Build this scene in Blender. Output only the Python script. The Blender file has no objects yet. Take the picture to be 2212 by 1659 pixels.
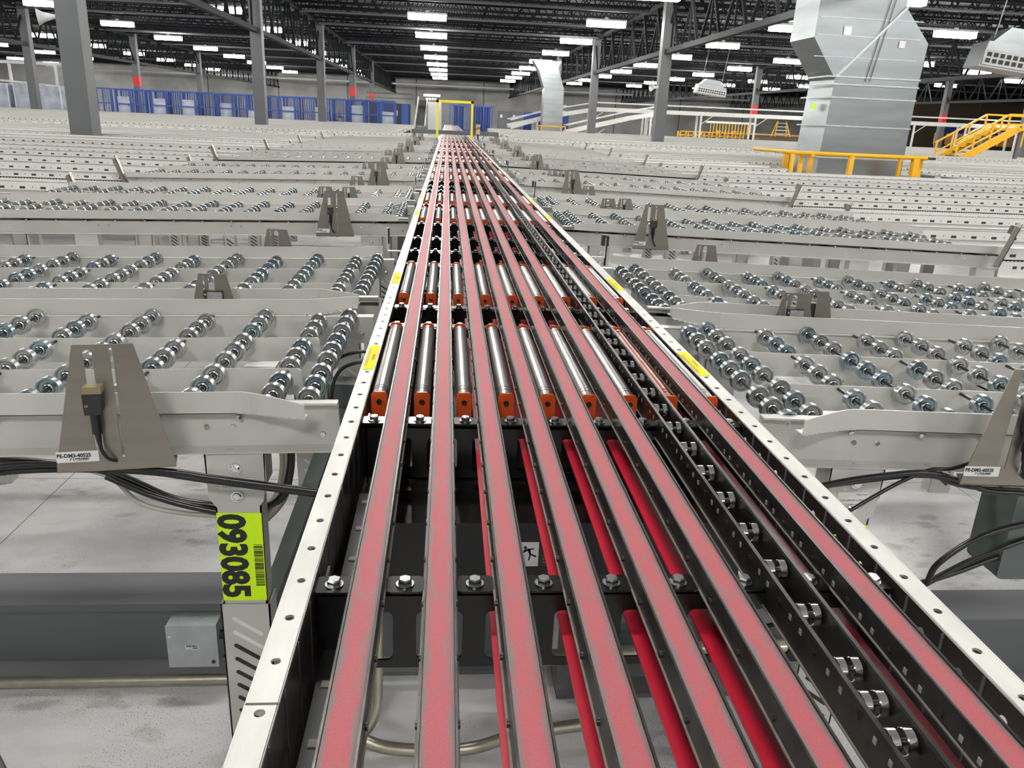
import bpy, math, random
from mathutils import Vector, Matrix
from mathutils.geometry import tessellate_polygon
random.seed(7)
sc = bpy.context.scene
col = sc.collection
PI = math.pi

# ---------------------------------------------------------------- camera, world, exposure
F_PX, W_PX, H_PX = 1700.0, 2212.0, 1659.0
PITCH, YAW, ROLL = math.radians(18.6166), math.radians(5.2530), 0.045
fwd = Vector((math.sin(YAW)*math.cos(PITCH), math.cos(YAW)*math.cos(PITCH), -math.sin(PITCH)))
rgt = Vector((math.cos(YAW), -math.sin(YAW), 0.0))
upv = rgt.cross(fwd)
cx = rgt*math.cos(ROLL) + upv*math.sin(ROLL)
cy = upv*math.cos(ROLL) - rgt*math.sin(ROLL)
cam_d = bpy.data.cameras.new('camera')
cam_d.sensor_fit = 'HORIZONTAL'; cam_d.sensor_width = 36.0; cam_d.lens = F_PX/W_PX*36.0
cam_d.clip_start = 0.02; cam_d.clip_end = 400
cam = bpy.data.objects.new('camera', cam_d); col.objects.link(cam)
m = Matrix((cx, cy, -fwd)).transposed().to_4x4(); m.translation = Vector((0, 0, 1.65))
cam.matrix_world = m
sc.camera = cam
wd = bpy.data.worlds.new('world'); sc.world = wd; wd.use_nodes = True
wd.node_tree.nodes['Background'].inputs[0].default_value = (0.9, 0.95, 1.0, 1)
wd.node_tree.nodes['Background'].inputs[1].default_value = 0.30
sc.view_settings.view_transform = 'Standard'; sc.view_settings.look = 'None'
sc.view_settings.gamma = 1.0; sc.view_settings.exposure = 0.48
sc.view_settings.use_curve_mapping = False
LIGHT_POWER = 60.0

# ---------------------------------------------------------------- materials
def nt(name):
    m = bpy.data.materials.new(name); m.use_nodes = True
    n = m.node_tree.nodes; b = n['Principled BSDF']
    return m, n, m.node_tree.links, b
def mat(name, c, rough=.5, metal=0.0, var=0.0, vscale=8.0, bump=0.0, bscale=200.0, emit=None, stretch=None, spec=None, coat=0.0):
    m, n, l, b = nt(name)
    b.inputs['Base Color'].default_value = (*c, 1); b.inputs['Roughness'].default_value = rough
    b.inputs['Metallic'].default_value = metal
    if spec is not None: b.inputs['Specular IOR Level'].default_value = spec
    if coat: b.inputs['Coat Weight'].default_value = coat; b.inputs['Coat Roughness'].default_value = .15
    if emit:
        b.inputs['Emission Color'].default_value = (*emit[0], 1); b.inputs['Emission Strength'].default_value = emit[1]
    if var or bump:
        tc = n.new('ShaderNodeTexCoord'); mp = n.new('ShaderNodeMapping'); l.new(tc.outputs['Object'], mp.inputs[0])
        if stretch: mp.inputs['Scale'].default_value = stretch
    if var:
        no = n.new('ShaderNodeTexNoise'); no.inputs['Scale'].default_value = vscale; no.inputs['Detail'].default_value = 6
        l.new(mp.outputs[0], no.inputs['Vector'])
        r = n.new('ShaderNodeMapRange'); r.inputs[1].default_value = .3; r.inputs[2].default_value = .7
        r.inputs[3].default_value = 1-var; r.inputs[4].default_value = 1+var; l.new(no.outputs[0], r.inputs[0])
        h = n.new('ShaderNodeMix'); h.data_type = 'RGBA'; h.blend_type = 'MULTIPLY'; h.inputs[0].default_value = 1
        h.inputs[6].default_value = (*c, 1); l.new(r.outputs[0], h.inputs[7]); l.new(h.outputs[2], b.inputs['Base Color'])
    if bump:
        n2 = n.new('ShaderNodeTexNoise'); n2.inputs['Scale'].default_value = bscale; l.new(mp.outputs[0], n2.inputs['Vector'])
        bp = n.new('ShaderNodeBump'); bp.inputs['Strength'].default_value = bump; bp.inputs['Distance'].default_value = .002
        l.new(n2.outputs[0], bp.inputs['Height']); l.new(bp.outputs[0], b.inputs['Normal'])
    return m
class G:
    """tiny node-math helper"""
    def __init__(s, m): s.n = m.node_tree.nodes; s.l = m.node_tree.links
    def math(s, op, a, b=None, c=None):
        x = s.n.new('ShaderNodeMath'); x.operation = op
        for i, v in enumerate((a, b, c)):
            if v is None: continue
            if isinstance(v, (int, float)): x.inputs[i].default_value = v
            else: s.l.new(v, x.inputs[i])
        return x.outputs[0]
    def mix(s, f, a, b):
        x = s.n.new('ShaderNodeMix'); x.data_type = 'RGBA'
        s.l.new(f, x.inputs[0]) if not isinstance(f, (int, float)) else setattr(x.inputs[0], 'default_value', f)
        for k, v in ((6, a), (7, b)):
            if isinstance(v, tuple): x.inputs[k].default_value = (*v, 1)
            else: s.l.new(v, x.inputs[k])
        return x.outputs[2]
    def xyz(s, out='Object'):
        t = s.n.new('ShaderNodeTexCoord'); x = s.n.new('ShaderNodeSeparateXYZ'); s.l.new(t.outputs[out], x.inputs[0]); return x.outputs
    def noise(s, scale, stretch=None, detail=5):
        t = s.n.new('ShaderNodeTexCoord'); mp = s.n.new('ShaderNodeMapping'); s.l.new(t.outputs['Object'], mp.inputs[0])
        if stretch: mp.inputs['Scale'].default_value = stretch
        x = s.n.new('ShaderNodeTexNoise'); x.inputs['Scale'].default_value = scale; x.inputs['Detail'].default_value = detail
        s.l.new(mp.outputs[0], x.inputs['Vector']); return x.outputs[0]
    def rng(s, v, a, b, c=0.0, d=1.0, smooth=True):
        x = s.n.new('ShaderNodeMapRange'); x.interpolation_type = 'SMOOTHSTEP' if smooth else 'LINEAR'
        s.l.new(v, x.inputs[0])
        for i, q in zip((1, 2, 3, 4), (a, b, c, d)): x.inputs[i].default_value = q
        return x.outputs[0]

M = {}
M['paint'] = mat('warm_grey_paint', (.475, .47, .44), .36, var=.05, vscale=5, coat=.12)
M['paint2'] = mat('white_grey_paint', (.66, .655, .62), .4, var=.06, vscale=9)
M['steelgrey'] = mat('column_grey_paint', (.10, .105, .11), .55, var=.08, vscale=2)
M['flange'] = mat('white_flange_paint', (.58, .575, .54), .46, var=.13, vscale=25, stretch=(1, .3, 1))
M['black'] = mat('black_enamel', (.006, .006, .006), .25, spec=.35)
M['blackmatte'] = mat('black_plastic', (.016, .016, .017), .5)
M['rubber'] = mat('black_cable_rubber', (.006, .006, .0065), .3)
M['darksteel'] = mat('dark_worn_steel', (.055, .05, .048), .33, metal=.75, var=.35, vscale=40)
M['darkplate'] = mat('dark_side_plate', (.06, .055, .052), .3, metal=.6, var=.15, vscale=12)
M['tan'] = mat('dusty_tan_edge', (.19, .165, .14), .6)
M['zinc'] = mat('zinc_plated_wheel', (.52, .535, .545), .26, metal=1.0, var=.12, vscale=60)
M['zincb'] = mat('blue_zinc_wheel', (.42, .495, .54), .24, metal=1.0, var=.15, vscale=60)
M['bolt'] = mat('zinc_bolt', (.72, .73, .74), .22, metal=1.0)
M['chrome'] = mat('bearing_chrome', (.82, .80, .76), .12, metal=1.0)
M['roller'] = mat('dusty_steel_roller', (.37, .355, .345), .36, metal=1.0, var=.08, vscale=30, stretch=(1, .15, 1))
M['rollerred'] = mat('red_stained_roller', (.42, .13, .09), .3, metal=.8, var=.35, vscale=40, stretch=(1, .15, 1))
M['stainless'] = mat('brushed_stainless', (.27, .245, .215), .36, metal=.9, var=.08, vscale=3, stretch=(1, 1, 12), bump=.04, bscale=400)
M['galv'] = mat('galvanised_duct', (.235, .25, .262), .34, metal=.85, var=.14, vscale=1.7, stretch=(.6, .6, 3))
M['galvpipe'] = mat('galvanised_conduit', (.40, .38, .30), .34, metal=.85, var=.12, vscale=25)
M['orange'] = mat('orange_bracket_paint', (.66, .085, .012), .35)
M['yellow'] = mat('safety_yellow_paint', (.80, .42, .01), .4)
M['gateyellow'] = mat('gate_yellow_paint', (.72, .60, .02), .4)
M['lime'] = mat('fluorescent_label', (.62, .95, .0), .45)
M['ylabel'] = mat('yellow_warning_label', (.82, .66, .01), .75, spec=.15)
M['ink'] = mat('black_print', (.01, .01, .01), .5)
M['whitelabel'] = mat('white_label', (.62, .62, .62), .4)
M['cream'] = mat('cream_lens', (.21, .175, .08), .2)
M['reflect'] = mat('prismatic_reflector', (.30, .31, .32), .18, metal=.5, bump=.9, bscale=500)
M['blue'] = mat('blue_cart_paint', (.018, .07, .32), .4)
M['bluedark'] = mat('dark_blue_paint', (.012, .03, .16), .5)
M['wrap'] = mat('pale_stretch_wrap', (.36, .38, .45), .25, var=.3, vscale=2)
M['red'] = mat('red_band_paint', (.55, .015, .02), .5)
M['truss'] = mat('dark_joist_paint', (.014, .015, .017), .85, spec=.12)
M['pipe'] = mat('sprinkler_pipe', (.09, .09, .095), .45)
M['girder'] = mat('girder_grey_paint', (.045, .047, .05), .8, spec=.2)
M['deck'] = mat('ceiling_deck', (.20, .205, .225), .6, var=.15, vscale=.7)
M['lamp'] = mat('lamp_diffuser', (1, 1, 1), .5, emit=((1.0, .985, .93), LIGHT_POWER))
M['farlamp'] = mat('yellow_lamp_glow', (1, 1, 1), .5, emit=((1.0, .93, .62), 8.0))
M['housing'] = mat('white_lamp_housing', (.7, .7, .7), .5)
M['brown'] = mat('brown_wall_board', (.13, .10, .065), .7, var=.15, vscale=.3)
M['wood'] = mat('amber_board', (.50, .27, .10), .6, var=.25, vscale=1.5)
M['boxgrey'] = mat('junction_box_zinc', (.42, .45, .46), .38, metal=.55, var=.12, vscale=15)
M['motor'] = mat('motor_green_grey', (.085, .105, .10), .45)
M['beige'] = mat('beige_board', (.52, .34, .13), .6)
M['wheeldeck'] = mat('slider_bed_grey', (.23, .225, .22), .45, var=.06)
M['cable_w'] = mat('grey_cable', (.40, .37, .33), .4)
M['webbelt'] = mat('black_belt', (.03, .03, .032), .6)
M['mesh_panel'] = mat('pale_cabinet', (.45, .46, .47), .5)
M['orangeflag'] = mat('orange_rod', (.75, .33, .02), .4)

def belt_material():
    m, n, l, b = nt('red_narrow_belt'); g = G(m); x = g.xyz()
    ax = g.math('ABSOLUTE', x[0])
    wear = g.noise(90, (1, .25, 1), 6); streak = g.noise(260, (1, .02, 1), 3)
    w = g.math('ADD', g.rng(ax, .0050, .0138, -.05, .95), g.math('MULTIPLY', g.math('SUBTRACT', wear, .5), 2.2))
    w = g.math('ADD', w, g.math('MULTIPLY', g.math('SUBTRACT', streak, .5), 1.3))
    w = g.math('MINIMUM', g.math('MAXIMUM', w, 0.0), 1.0)
    c = g.mix(w, (.38, .075, .092), (.17, .14, .135))
    sp = g.noise(1400, (1, .6, 1), 2)
    c = g.mix(g.math('MULTIPLY', g.rng(sp, .55, .75), .35), c, (.60, .33, .33))
    l.new(c, b.inputs['Base Color']); b.inputs['Roughness'].default_value = .58; b.inputs['Specular IOR Level'].default_value = .35
    ws = n.new('ShaderNodeTexChecker'); ws.inputs['Scale'].default_value = 900
    t = n.new('ShaderNodeTexCoord'); l.new(t.outputs['Object'], ws.inputs['Vector'])
    bp = n.new('ShaderNodeBump'); bp.inputs['Strength'].default_value = .25; bp.inputs['Distance'].default_value = .0006
    l.new(ws.outputs['Fac'], bp.inputs['Height']); l.new(bp.outputs[0], b.inputs['Normal'])
    return m
M['belt'] = belt_material()
M['beltback'] = mat('glossy_red_belt_back', (.52, .012, .035), .3, var=.2, vscale=60, stretch=(1, .04, 1), coat=.4)

def floor_material():
    m, n, l, b = nt('mezzanine_floor_panels'); g = G(m); x = g.xyz()
    sx = g.math('ABSOLUTE', g.math('SUBTRACT', g.math('FRACT', g.math('DIVIDE', g.math('ADD', x[0], 1.45+3.626*20), 3.626)), 0.0))
    sy = g.math('FRACT', g.math('DIVIDE', g.math('ADD', x[1], 60.96-2.865), 2.44))
    seam = g.math('MAXIMUM', g.math('LESS_THAN', sx, .0009), g.math('LESS_THAN', sy, .0013))
    sp = g.noise(260, None, 3); big = g.noise(2.2, None, 4); mid = g.noise(9, (1, 2.2, 1), 6)
    speck = g.math('MULTIPLY', g.rng(sp, .60, .66), g.rng(big, .46, .56))
    grime = g.math('MULTIPLY', g.rng(mid, .48, .66), g.rng(big, .50, .60))
    c = g.mix(g.rng(mid, .3, .7), (.50, .49, .50), (.57, .56, .565))
    c = g.mix(g.math('MULTIPLY', grime, .55), c, (.17, .155, .15))
    c = g.mix(g.math('MULTIPLY', speck, .8), c, (.05, .045, .045))
    c = g.mix(seam, c, (.07, .07, .07))
    l.new(c, b.inputs['Base Color']); b.inputs['Roughness'].default_value = .36
    bn = n.new('ShaderNodeBump'); bn.inputs['Strength'].default_value = .25; bn.inputs['Distance'].default_value = .002
    l.new(g.noise(330, None, 2), bn.inputs['Height']); l.new(bn.outputs[0], b.inputs['Normal'])
    return m
M['floor'] = floor_material()

def wall_material(name, base, dark, px):
    m, n, l, b = nt(name); g = G(m); x = g.xyz()
    fx = g.math('FRACT', g.math('DIVIDE', g.math('ADD', x[0], 300.0), px))
    seam = g.math('LESS_THAN', fx, .012)
    c = g.mix(g.rng(g.noise(.5, None, 6), .3, .7), dark, base)
    c = g.mix(seam, c, (.08, .08, .08))
    l.new(c, b.inputs['Base Color']); b.inputs['Roughness'].default_value = .8
    return m
M['wall'] = wall_material('tilt_up_concrete', (.56, .55, .53), (.36, .36, .35), 7.6)

def perforated(name, base):
    """painted channel with its punched rows: long slots, small dots, square pairs"""
    m, n, l, b = nt(name); g = G(m); x = g.xyz()
    u, z = x[0], x[2]
    def per(period, off=0.0):
        return g.math('MULTIPLY', g.math('SUBTRACT', g.math('FRACT', g.math('DIVIDE', g.math('ADD', u, off+100*period), period)), .5), period)
    def box(uu, zc, hw, hh):
        a = g.math('LESS_THAN', g.math('ABSOLUTE', uu), hw); c = g.math('LESS_THAN', g.math('ABSOLUTE', g.math('SUBTRACT', z, zc)), hh)
        return g.math('MULTIPLY', a, c)
    def dot(uu, zc, r):
        d = g.math('ADD', g.math('POWER', uu, 2.0), g.math('POWER', g.math('SUBTRACT', z, zc), 2.0)); return g.math('LESS_THAN', d, r*r)
    s = box(per(.128), -.040, .017, .0075)
    s = g.math('MAXIMUM', s, dot(per(.128, .064), -.036, .0035))
    s = g.math('MAXIMUM', s, dot(per(.0213), -.066, .0048))
    q = per(.256)
    s = g.math('MAXIMUM', s, box(g.math('SUBTRACT', g.math('ABSOLUTE', q), .042), -.100, .012, .0075))
    s = g.math('MAXIMUM', s, dot(q, -.100, .008))
    c = g.mix(g.noise(6, None, 4), base, tuple(v*.93 for v in base))
    c = g.mix(s, c, (.035, .033, .03))
    l.new(c, b.inputs['Base Color']); b.inputs['Roughness'].default_value = .42
    return m
M['perf'] = perforated('punched_channel_paint', (.68, .67, .635))

# ---------------------------------------------------------------- mesh builder
class MB:
    def __init__(s): s.v = []; s.f = []; s.mi = []; s.sm = []
    def add(s, vs, fs, mi=0, smooth=False):
        o = len(s.v); s.v += [tuple(v) for v in vs]
        for f in fs: s.f.append(tuple(i+o for i in f)); s.mi.append(mi); s.sm.append(smooth)
    def box(s, x0, x1, y0, y1, z0, z1, mi=0):
        vs = [(x, y, z) for z in (z0, z1) for y in (y0, y1) for x in (x0, x1)]
        s.add(vs, [(0, 2, 3, 1), (4, 5, 7, 6), (0, 1, 5, 4), (2, 6, 7, 3), (0, 4, 6, 2), (1, 3, 7, 5)], mi)
    def bar(s, p, q, w, h, mi=0):
        p, q = Vector(p), Vector(q); d = (q-p)
        if d.length < 1e-6: return
        d.normalize(); r = Vector((0, 0, 1)) if abs(d.z) < .95 else Vector((0, 1, 0))
        a = d.cross(r).normalized(); b = a.cross(d).normalized(); a *= w/2; b *= h/2
        vs = [p-a-b, p+a-b, p+a+b, p-a+b, q-a-b, q+a-b, q+a+b, q-a+b]
        s.add(vs, [(3, 2, 1, 0), (4, 5, 6, 7), (0, 1, 5, 4), (1, 2, 6, 5), (2, 3, 7, 6), (3, 0, 4, 7)], mi)
    def cyl(s, p, q, r, n=12, mi=0, caps=True, r2=None, smooth=True):
        p, q = Vector(p), Vector(q); d = (q-p).normalized(); r2 = r if r2 is None else r2
        t = Vector((0, 0, 1)) if abs(d.z) < .9 else Vector((1, 0, 0))
        a = d.cross(t).normalized(); b = d.cross(a).normalized()
        A = [p+(a*math.cos(2*PI*i/n)+b*math.sin(2*PI*i/n))*r for i in range(n)]
        B = [q+(a*math.cos(2*PI*i/n)+b*math.sin(2*PI*i/n))*r2 for i in range(n)]
        s.add(A+B, [(i, i+n, (i+1) % n+n, (i+1) % n) for i in range(n)], mi, smooth)
        if caps:
            s.add(A, [tuple(range(n))], mi); s.add(B, [tuple(range(n))[::-1]], mi)
    def lathe(s, c, ax, prof, n=20, mi=0):
        """prof: (h, r) along unit axis ax from c; every segment keeps its own rings"""
        c = Vector(c); d = Vector(ax).normalized(); t = Vector((0, 0, 1)) if abs(d.z) < .9 else Vector((1, 0, 0))
        a = d.cross(t).normalized(); b = d.cross(a).normalized()
        dirs = [a*math.cos(2*PI*i/n)+b*math.sin(2*PI*i/n) for i in range(n)]
        for (h0, r0), (h1, r1) in zip(prof, prof[1:]):
            A = [c+d*h0+k*r0 for k in dirs]; B = [c+d*h1+k*r1 for k in dirs]
            s.add(A+B, [(i, i+n, (i+1) % n+n, (i+1) % n) for i in range(n)], mi, True)
    def tube(s, pts, r, n=8, mi=0, sub=6):
        P = [Vector(p) for p in pts]
        if sub and len(P) > 2:
            Q = [P[0]*2-P[1]]+P+[P[-1]*2-P[-2]]; out = []
            for i in range(1, len(Q)-2):
                for k in range(sub):
                    t = k/sub
                    out.append(.5*((2*Q[i])+(Q[i+1]-Q[i-1])*t+(2*Q[i-1]-5*Q[i]+4*Q[i+1]-Q[i+2])*t*t+(3*Q[i]-Q[i-1]-3*Q[i+1]+Q[i+2])*t**3))
            P = out+[P[-1]]
        rings = []; prev = None
        for i, p in enumerate(P):
            d = (P[min(i+1, len(P)-1)]-P[max(i-1, 0)]).normalized()
            a = (prev - d*prev.dot(d)) if prev else d.cross(Vector((.13, .21, .97)))
            a.normalize(); prev = a; b = d.cross(a)
            rings += [p+(a*math.cos(2*PI*k/n)+b*math.sin(2*PI*k/n))*r for k in range(n)]
        fs = [(i*n+k, i*n+(k+1) % n, (i+1)*n+(k+1) % n, (i+1)*n+k) for i in range(len(P)-1) for k in range(n)]
        s.add(rings, fs, mi, True)
        s.add(rings[:n], [tuple(range(n))[::-1]], mi); s.add(rings[-n:], [tuple(range(n))], mi)
    def poly(s, loops, T, t, mi=0):
        """flat plate: outer loop + holes in 2D, T maps (a, b, depth) to 3D, thickness t"""
        tri = tessellate_polygon([[Vector((p[0], p[1], 0)) for p in L] for L in loops])
        pts = [p for L in loops for p in L]; n = len(pts)
        vs = [T(p[0], p[1], 0) for p in pts]+[T(p[0], p[1], t) for p in pts]
        fs = [tuple(f) for f in tri]+[tuple(i+n for i in f[::-1]) for f in tri]
        o = 0
        for L in loops:
            k = len(L); fs += [(o+i, o+(i+1) % k, o+(i+1) % k+n, o+i+n) for i in range(k)]; o += k
        s.add(vs, fs, mi)
    def hexbolt(s, c, ax, r=.0075, h=.006, mi=0, washer=True):
        c = Vector(c); d = Vector(ax).normalized()
        if washer: s.cyl(c, c+d*.0016, r*1.25, 16, mi)
        s.cyl(c+d*.0016, c+d*(h*.8), r, 6, mi, smooth=False); s.cyl(c+d*(h*.8), c+d*h, r, 6, mi, r2=r*.82, smooth=False)
    def text(s, txt, size, T, mi=0, bold=0.0, sx=1.0, align='LEFT'):
        cu = bpy.data.curves.new('t', 'FONT'); cu.body = txt; cu.size = size; cu.offset = bold; cu.align_x = align
        cu.resolution_u = 3
        o = bpy.data.objects.new('t', cu); me = bpy.data.meshes.new_from_object(o)
        s.add([T(v.co.x*sx, v.co.y, 0) for v in me.vertices], [tuple(p.vertices) for p in me.polygons], mi)
        bpy.data.objects.remove(o); bpy.data.meshes.remove(me); bpy.data.curves.remove(cu)
    def mesh(s, name, mats):
        me = bpy.data.meshes.new(name); me.from_pydata(s.v, [], s.f)
        for k in mats: me.materials.append(M[k])
        me.polygons.foreach_set('material_index', s.mi); me.polygons.foreach_set('use_smooth', s.sm); me.update()
        return me
    def build(s, name, mats, parent=None, loc=(0, 0, 0)):
        if isinstance(mats, str): mats = [mats]
        return obj(name, s.mesh(name, mats), parent, loc)
def obj(name, me, parent=None, loc=(0, 0, 0)):
    o = bpy.data.objects.new(name, me); col.objects.link(o); o.location = loc
    if parent: o.parent = parent
    return o
def tag(o, label, cat, group=None):
    o['label'] = label; o['category'] = cat
    if group: o['group'] = group
    return o
def thing(name, label, cat, loc=(0, 0, 0), group=None, rot=None):
    o = bpy.data.objects.new(name, None); col.objects.link(o); o.location = loc; o.empty_display_size = .05
    if rot: o.rotation_euler = rot
    return tag(o, label, cat, group)
def struct(o): o['kind'] = 'structure'; return o
def stuff(o): o['kind'] = 'stuff'; return o
def copy_tree(o, parent=None):
    c = o.copy(); col.objects.link(c); c.parent = parent
    for k in o.children: copy_tree(k, c)
    return c
def rrect(x0, x1, y0, y1, r, n=4):
    P = []
    for cx_, cy_, a in ((x1-r, y1-r, 0), (x0+r, y1-r, 90), (x0+r, y0+r, 180), (x1-r, y0+r, 270)):
        P += [(cx_+r*math.cos(math.radians(a+90*i/n)), cy_+r*math.sin(math.radians(a+90*i/n))) for i in range(n+1)]
    return P
ORD = ['nearest', 'second', 'third', 'fourth', 'fifth', 'sixth', 'seventh', 'eighth', 'ninth', 'tenth', 'eleventh', 'twelfth', 'thirteenth', 'fourteenth', 'fifteenth',
       'sixteenth', 'seventeenth', 'eighteenth', 'nineteenth', 'twentieth'] + ['%dth' % i if i % 10 not in (1, 2, 3) or i in (11, 12, 13) else '%d%s' % (i, {1: 'st', 2: 'nd', 3: 'rd'}[i % 10]) for i in range(21, 60)]

# ================================================================ SETTING
FLOOR = .25
b = MB(); b.box(-60, 75, -46, 100, FLOOR-.2, FLOOR); struct(b.build('floor', 'floor'))
b = MB()
b.box(-60, 75, -46, 100, 6.15, 6.3)
for i in range(0, 200):                                # deck ribs
    y = 14+i*.42; b.box(-60, 75, y, y+.12, 6.08, 6.15)
struct(b.build('ceiling', 'deck'))
b = MB(); b.box(-60, 42.5, 95, 95.4, FLOOR, 6.1); struct(b.build('wall_back', 'wall'))
b = MB(); b.box(42.5, 75, 80, 80.4, FLOOR, 6.1)
for k in range(9): b.box(42.5+k*3.6, 42.65+k*3.6, 79.9, 80, FLOOR, 6.1)
struct(b.build('wall_back_right', 'brown'))
b = MB(); b.box(-60.4, -60, -46, 95.4, FLOOR, 6.1); struct(b.build('wall_left', 'wall'))
b = MB(); b.box(75, 75.4, -46, 80.4, FLOOR, 6.1); struct(b.build('wall_right', 'brown'))

# columns of the 12.7 m grid
def column(x, y, band, label):
    t = thing('steel_column', label, 'column', (x, y, FLOOR), 'steel columns of the hall')
    w = .17
    b = MB(); b.box(-w, w, -w, w, .02, 5.6)
    b.build('shaft', 'steelgrey', t)
    b = MB(); b.box(-.27, .27, -.27, .27, 0, .02); b.build('base_plate', 'steelgrey', t)
    if band:
        b = MB(); b.box(-w-.004, w+.004, -w-.004, w+.004, 2.28, 2.85); b.build('red_band', 'red', t)
    return t
cols = [(-5.8, 13.8, 0, 'wide grey steel column at the upper left, nearest of all'),
        (-5.8, 26.5, 0, 'grey steel column left of the belts, second nearest'),
        (-5.8, 39.2, 0, 'grey steel column standing before the blue carts, third from the left front'),
        (-5.8, 51.9, 1, 'thin grey column with red band just left of the yellow hazard rail'),
        (6.85, 26.5, 0, 'grey steel column nearest on the right of the belts'),
        (6.85, 39.2, 0, 'grey steel column right of the small duct'),
        (6.85, 13.8, 0, 'grey steel column hidden behind the big silver duct'),
        (-18.5, 39.2, 0, 'grey column at far left before the wrapped pallets'),
        (-18.5, 51.9, 1, 'far left grey column with red band behind blue carts'),
        (19.5, 51.9, 1, 'grey column with red band behind the raised conveyor'),
        (32.2, 51.9, 1, 'grey column with red band left of the yellow stairs'),
        (19.5, 26.5, 0, 'grey column at the right edge of the picture'),
        (-5.8, 64.6, 1, 'distant thin column with red band near the black incline'),
        (-18.5, 64.6, 0, 'distant column behind the blue cart row'),
        (6.85, 51.9, 0, 'distant column behind the small duct'),
        (32.2, 39.2, 0, 'far column behind the yellow stairs at the right')]
for c in cols: column(*c)

# sprinkler pipes, girders, joists
b = MB(); L = 100
for z, w in ((0, .07), (.62, .07)): b.box(-58, 70, -w/2, w/2, z-.035, z+.035)
me_ch = b.mesh('chord', ['truss'])
b = MB(); n_ = 190; st = 128/n_
for i in range(n_):
    x = -58+i*st
    b.bar((x, 0, .02), (x+st/2, 0, .60), .036, .036); b.bar((x+st/2, 0, .60), (x+st, 0, .02), .036, .036)
me_wb = b.mesh('web', ['truss'])
k = 0; y = 17.0
while y < 94:
    t = thing('roof_joist', 'dark open-web roof joist running across the ceiling, %s from the front' % ORD[k], 'roof joist', (0, y, 5.38), 'roof joists under the deck')
    obj('chord', me_ch, t); obj('web', me_wb, t); k += 1; y += 1.69
def girder(x, label):
    t = thing('roof_girder', label, 'girder', (x, 0, 3.85), 'truss girders over the column lines')
    b = MB(); b.box(-.09, .09, 6, 94, -.07, .07); b.build('bottom_chord', 'girder', t)
    b = MB(); b.box(-.09, .09, 6, 94, 1.4, 1.52); b.build('top_chord', 'truss', t)
    b = MB()
    for i in range(46):
        y0 = 6+i*1.9
        b.bar((-.05, y0, .05), (-.05, y0+.95, 1.42), .07, .07); b.bar((.05, y0+.95, 1.42), (.05, y0+1.9, .05), .07, .07)
        b.bar((0, y0+.95, .05), (0, y0+.95, 1.42), .05, .05)
    b.build('web', 'truss', t)
girder(-5.8, 'dark truss girder on the column line left of the belts')
girder(6.85, 'dark truss girder on the column line right of the belts')
girder(-18.5, 'dark truss girder over the far left columns')
girder(19.5, 'dark truss girder over the right-hand columns behind the big duct')
girder(32.2, 'dark truss girder at the far right above the stairs')
for i, (y, z, r) in enumerate([(22.16, 0, .045), (24.71, 0, .04), (29.08, 0, .05), (34.14, 0, .05), (38.55, 0, .06), (47.98, 0, .06), (56.76, 0, .06), (65.23, 0, .06), (77.52, 0, .06), (91.36, 0, .06)]):
    b = MB(); b.cyl((-50, 0, 0), (60, 0, 0), min(r, .06), 10); o = b.build('sprinkler_pipe', 'pipe', None, (0, y, 5.285))
    tag(o, 'grey sprinkler pipe running across under the joists, %s from the front' % ORD[i], 'pipe', 'sprinkler pipes under the roof')
b = MB(); b.cyl((-40, 0, 0), (40, 0, 0), .11, 12)
tag(b.build('wall_pipe', 'mesh_panel', None, (0, 88, 4.6)), 'long pale pipe in front of the far concrete wall', 'pipe')

# lights
def lamp_mesh():
    b = MB(); b.box(-.7, .7, -.17, .17, .03, .09); b.box(-.06, .06, -.05, .05, .09, .16)
    h = b.mesh('lamp_housing', ['housing'])
    b = MB(); b.box(-.68, .68, -.15, .15, -.15, .03); d = b.mesh('diffuser', ['lamp'])
    b = MB()
    for x in (-.5, .5): b.cyl((x, 0, .09), (x, 0, .45), .006, 5)
    w = b.mesh('hanger_wire', ['truss'])
    return h, d, w
LH, LD, LW = lamp_mesh()
def lamp(x, y, nm, i):
    t = thing('ceiling_light', 'white high-bay light, %s, %s from the front' % (nm, ORD[i]) if 'behind' not in nm else 'high-bay light, %s, %s back' % (nm.replace(' of the belts', ''), ORD[i]), 'light', (x, y, 5.02), 'high-bay lights in rows')
    obj('lamp_housing', LH, t); obj('diffuser', LD, t); obj('hanger_wire', LW, t)
rows = [(-.78, 3.4, 12, 'over the red belts'), (5.55, 2.5, 12, 'first row right of the belts'), (11.6, .9, 12, 'second row right of the belts'), (17.0, 0.0, 12, 'third row right of the belts'),
        (22.5, 4.5, 11, 'fourth row right of the belts'), (27.5, .6, 11, 'fifth row right of the belts'), (33.0, 5.2, 10, 'sixth row right of the belts'), (-8.2, 4.7, 12, 'first row left of the belts'),
        (-15.05, 5.9, 12, 'second row left of the belts'), (-22.9, 1.9, 13, 'third row left of the belts'), (-31.0, 6.0, 11, 'fourth row left of the belts'), (-40.0, 6.0, 14, 'leftmost row')]
for x, y0, n_, nm in rows:
    for i in range(n_):
        y = y0+i*6.92
        if y > 93: continue
        lamp(x, y, nm, i)
    if abs(x) < 20:
        for i in range(1, 3): lamp(x, y0-i*6.92, nm+' behind the camera', i)

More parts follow.
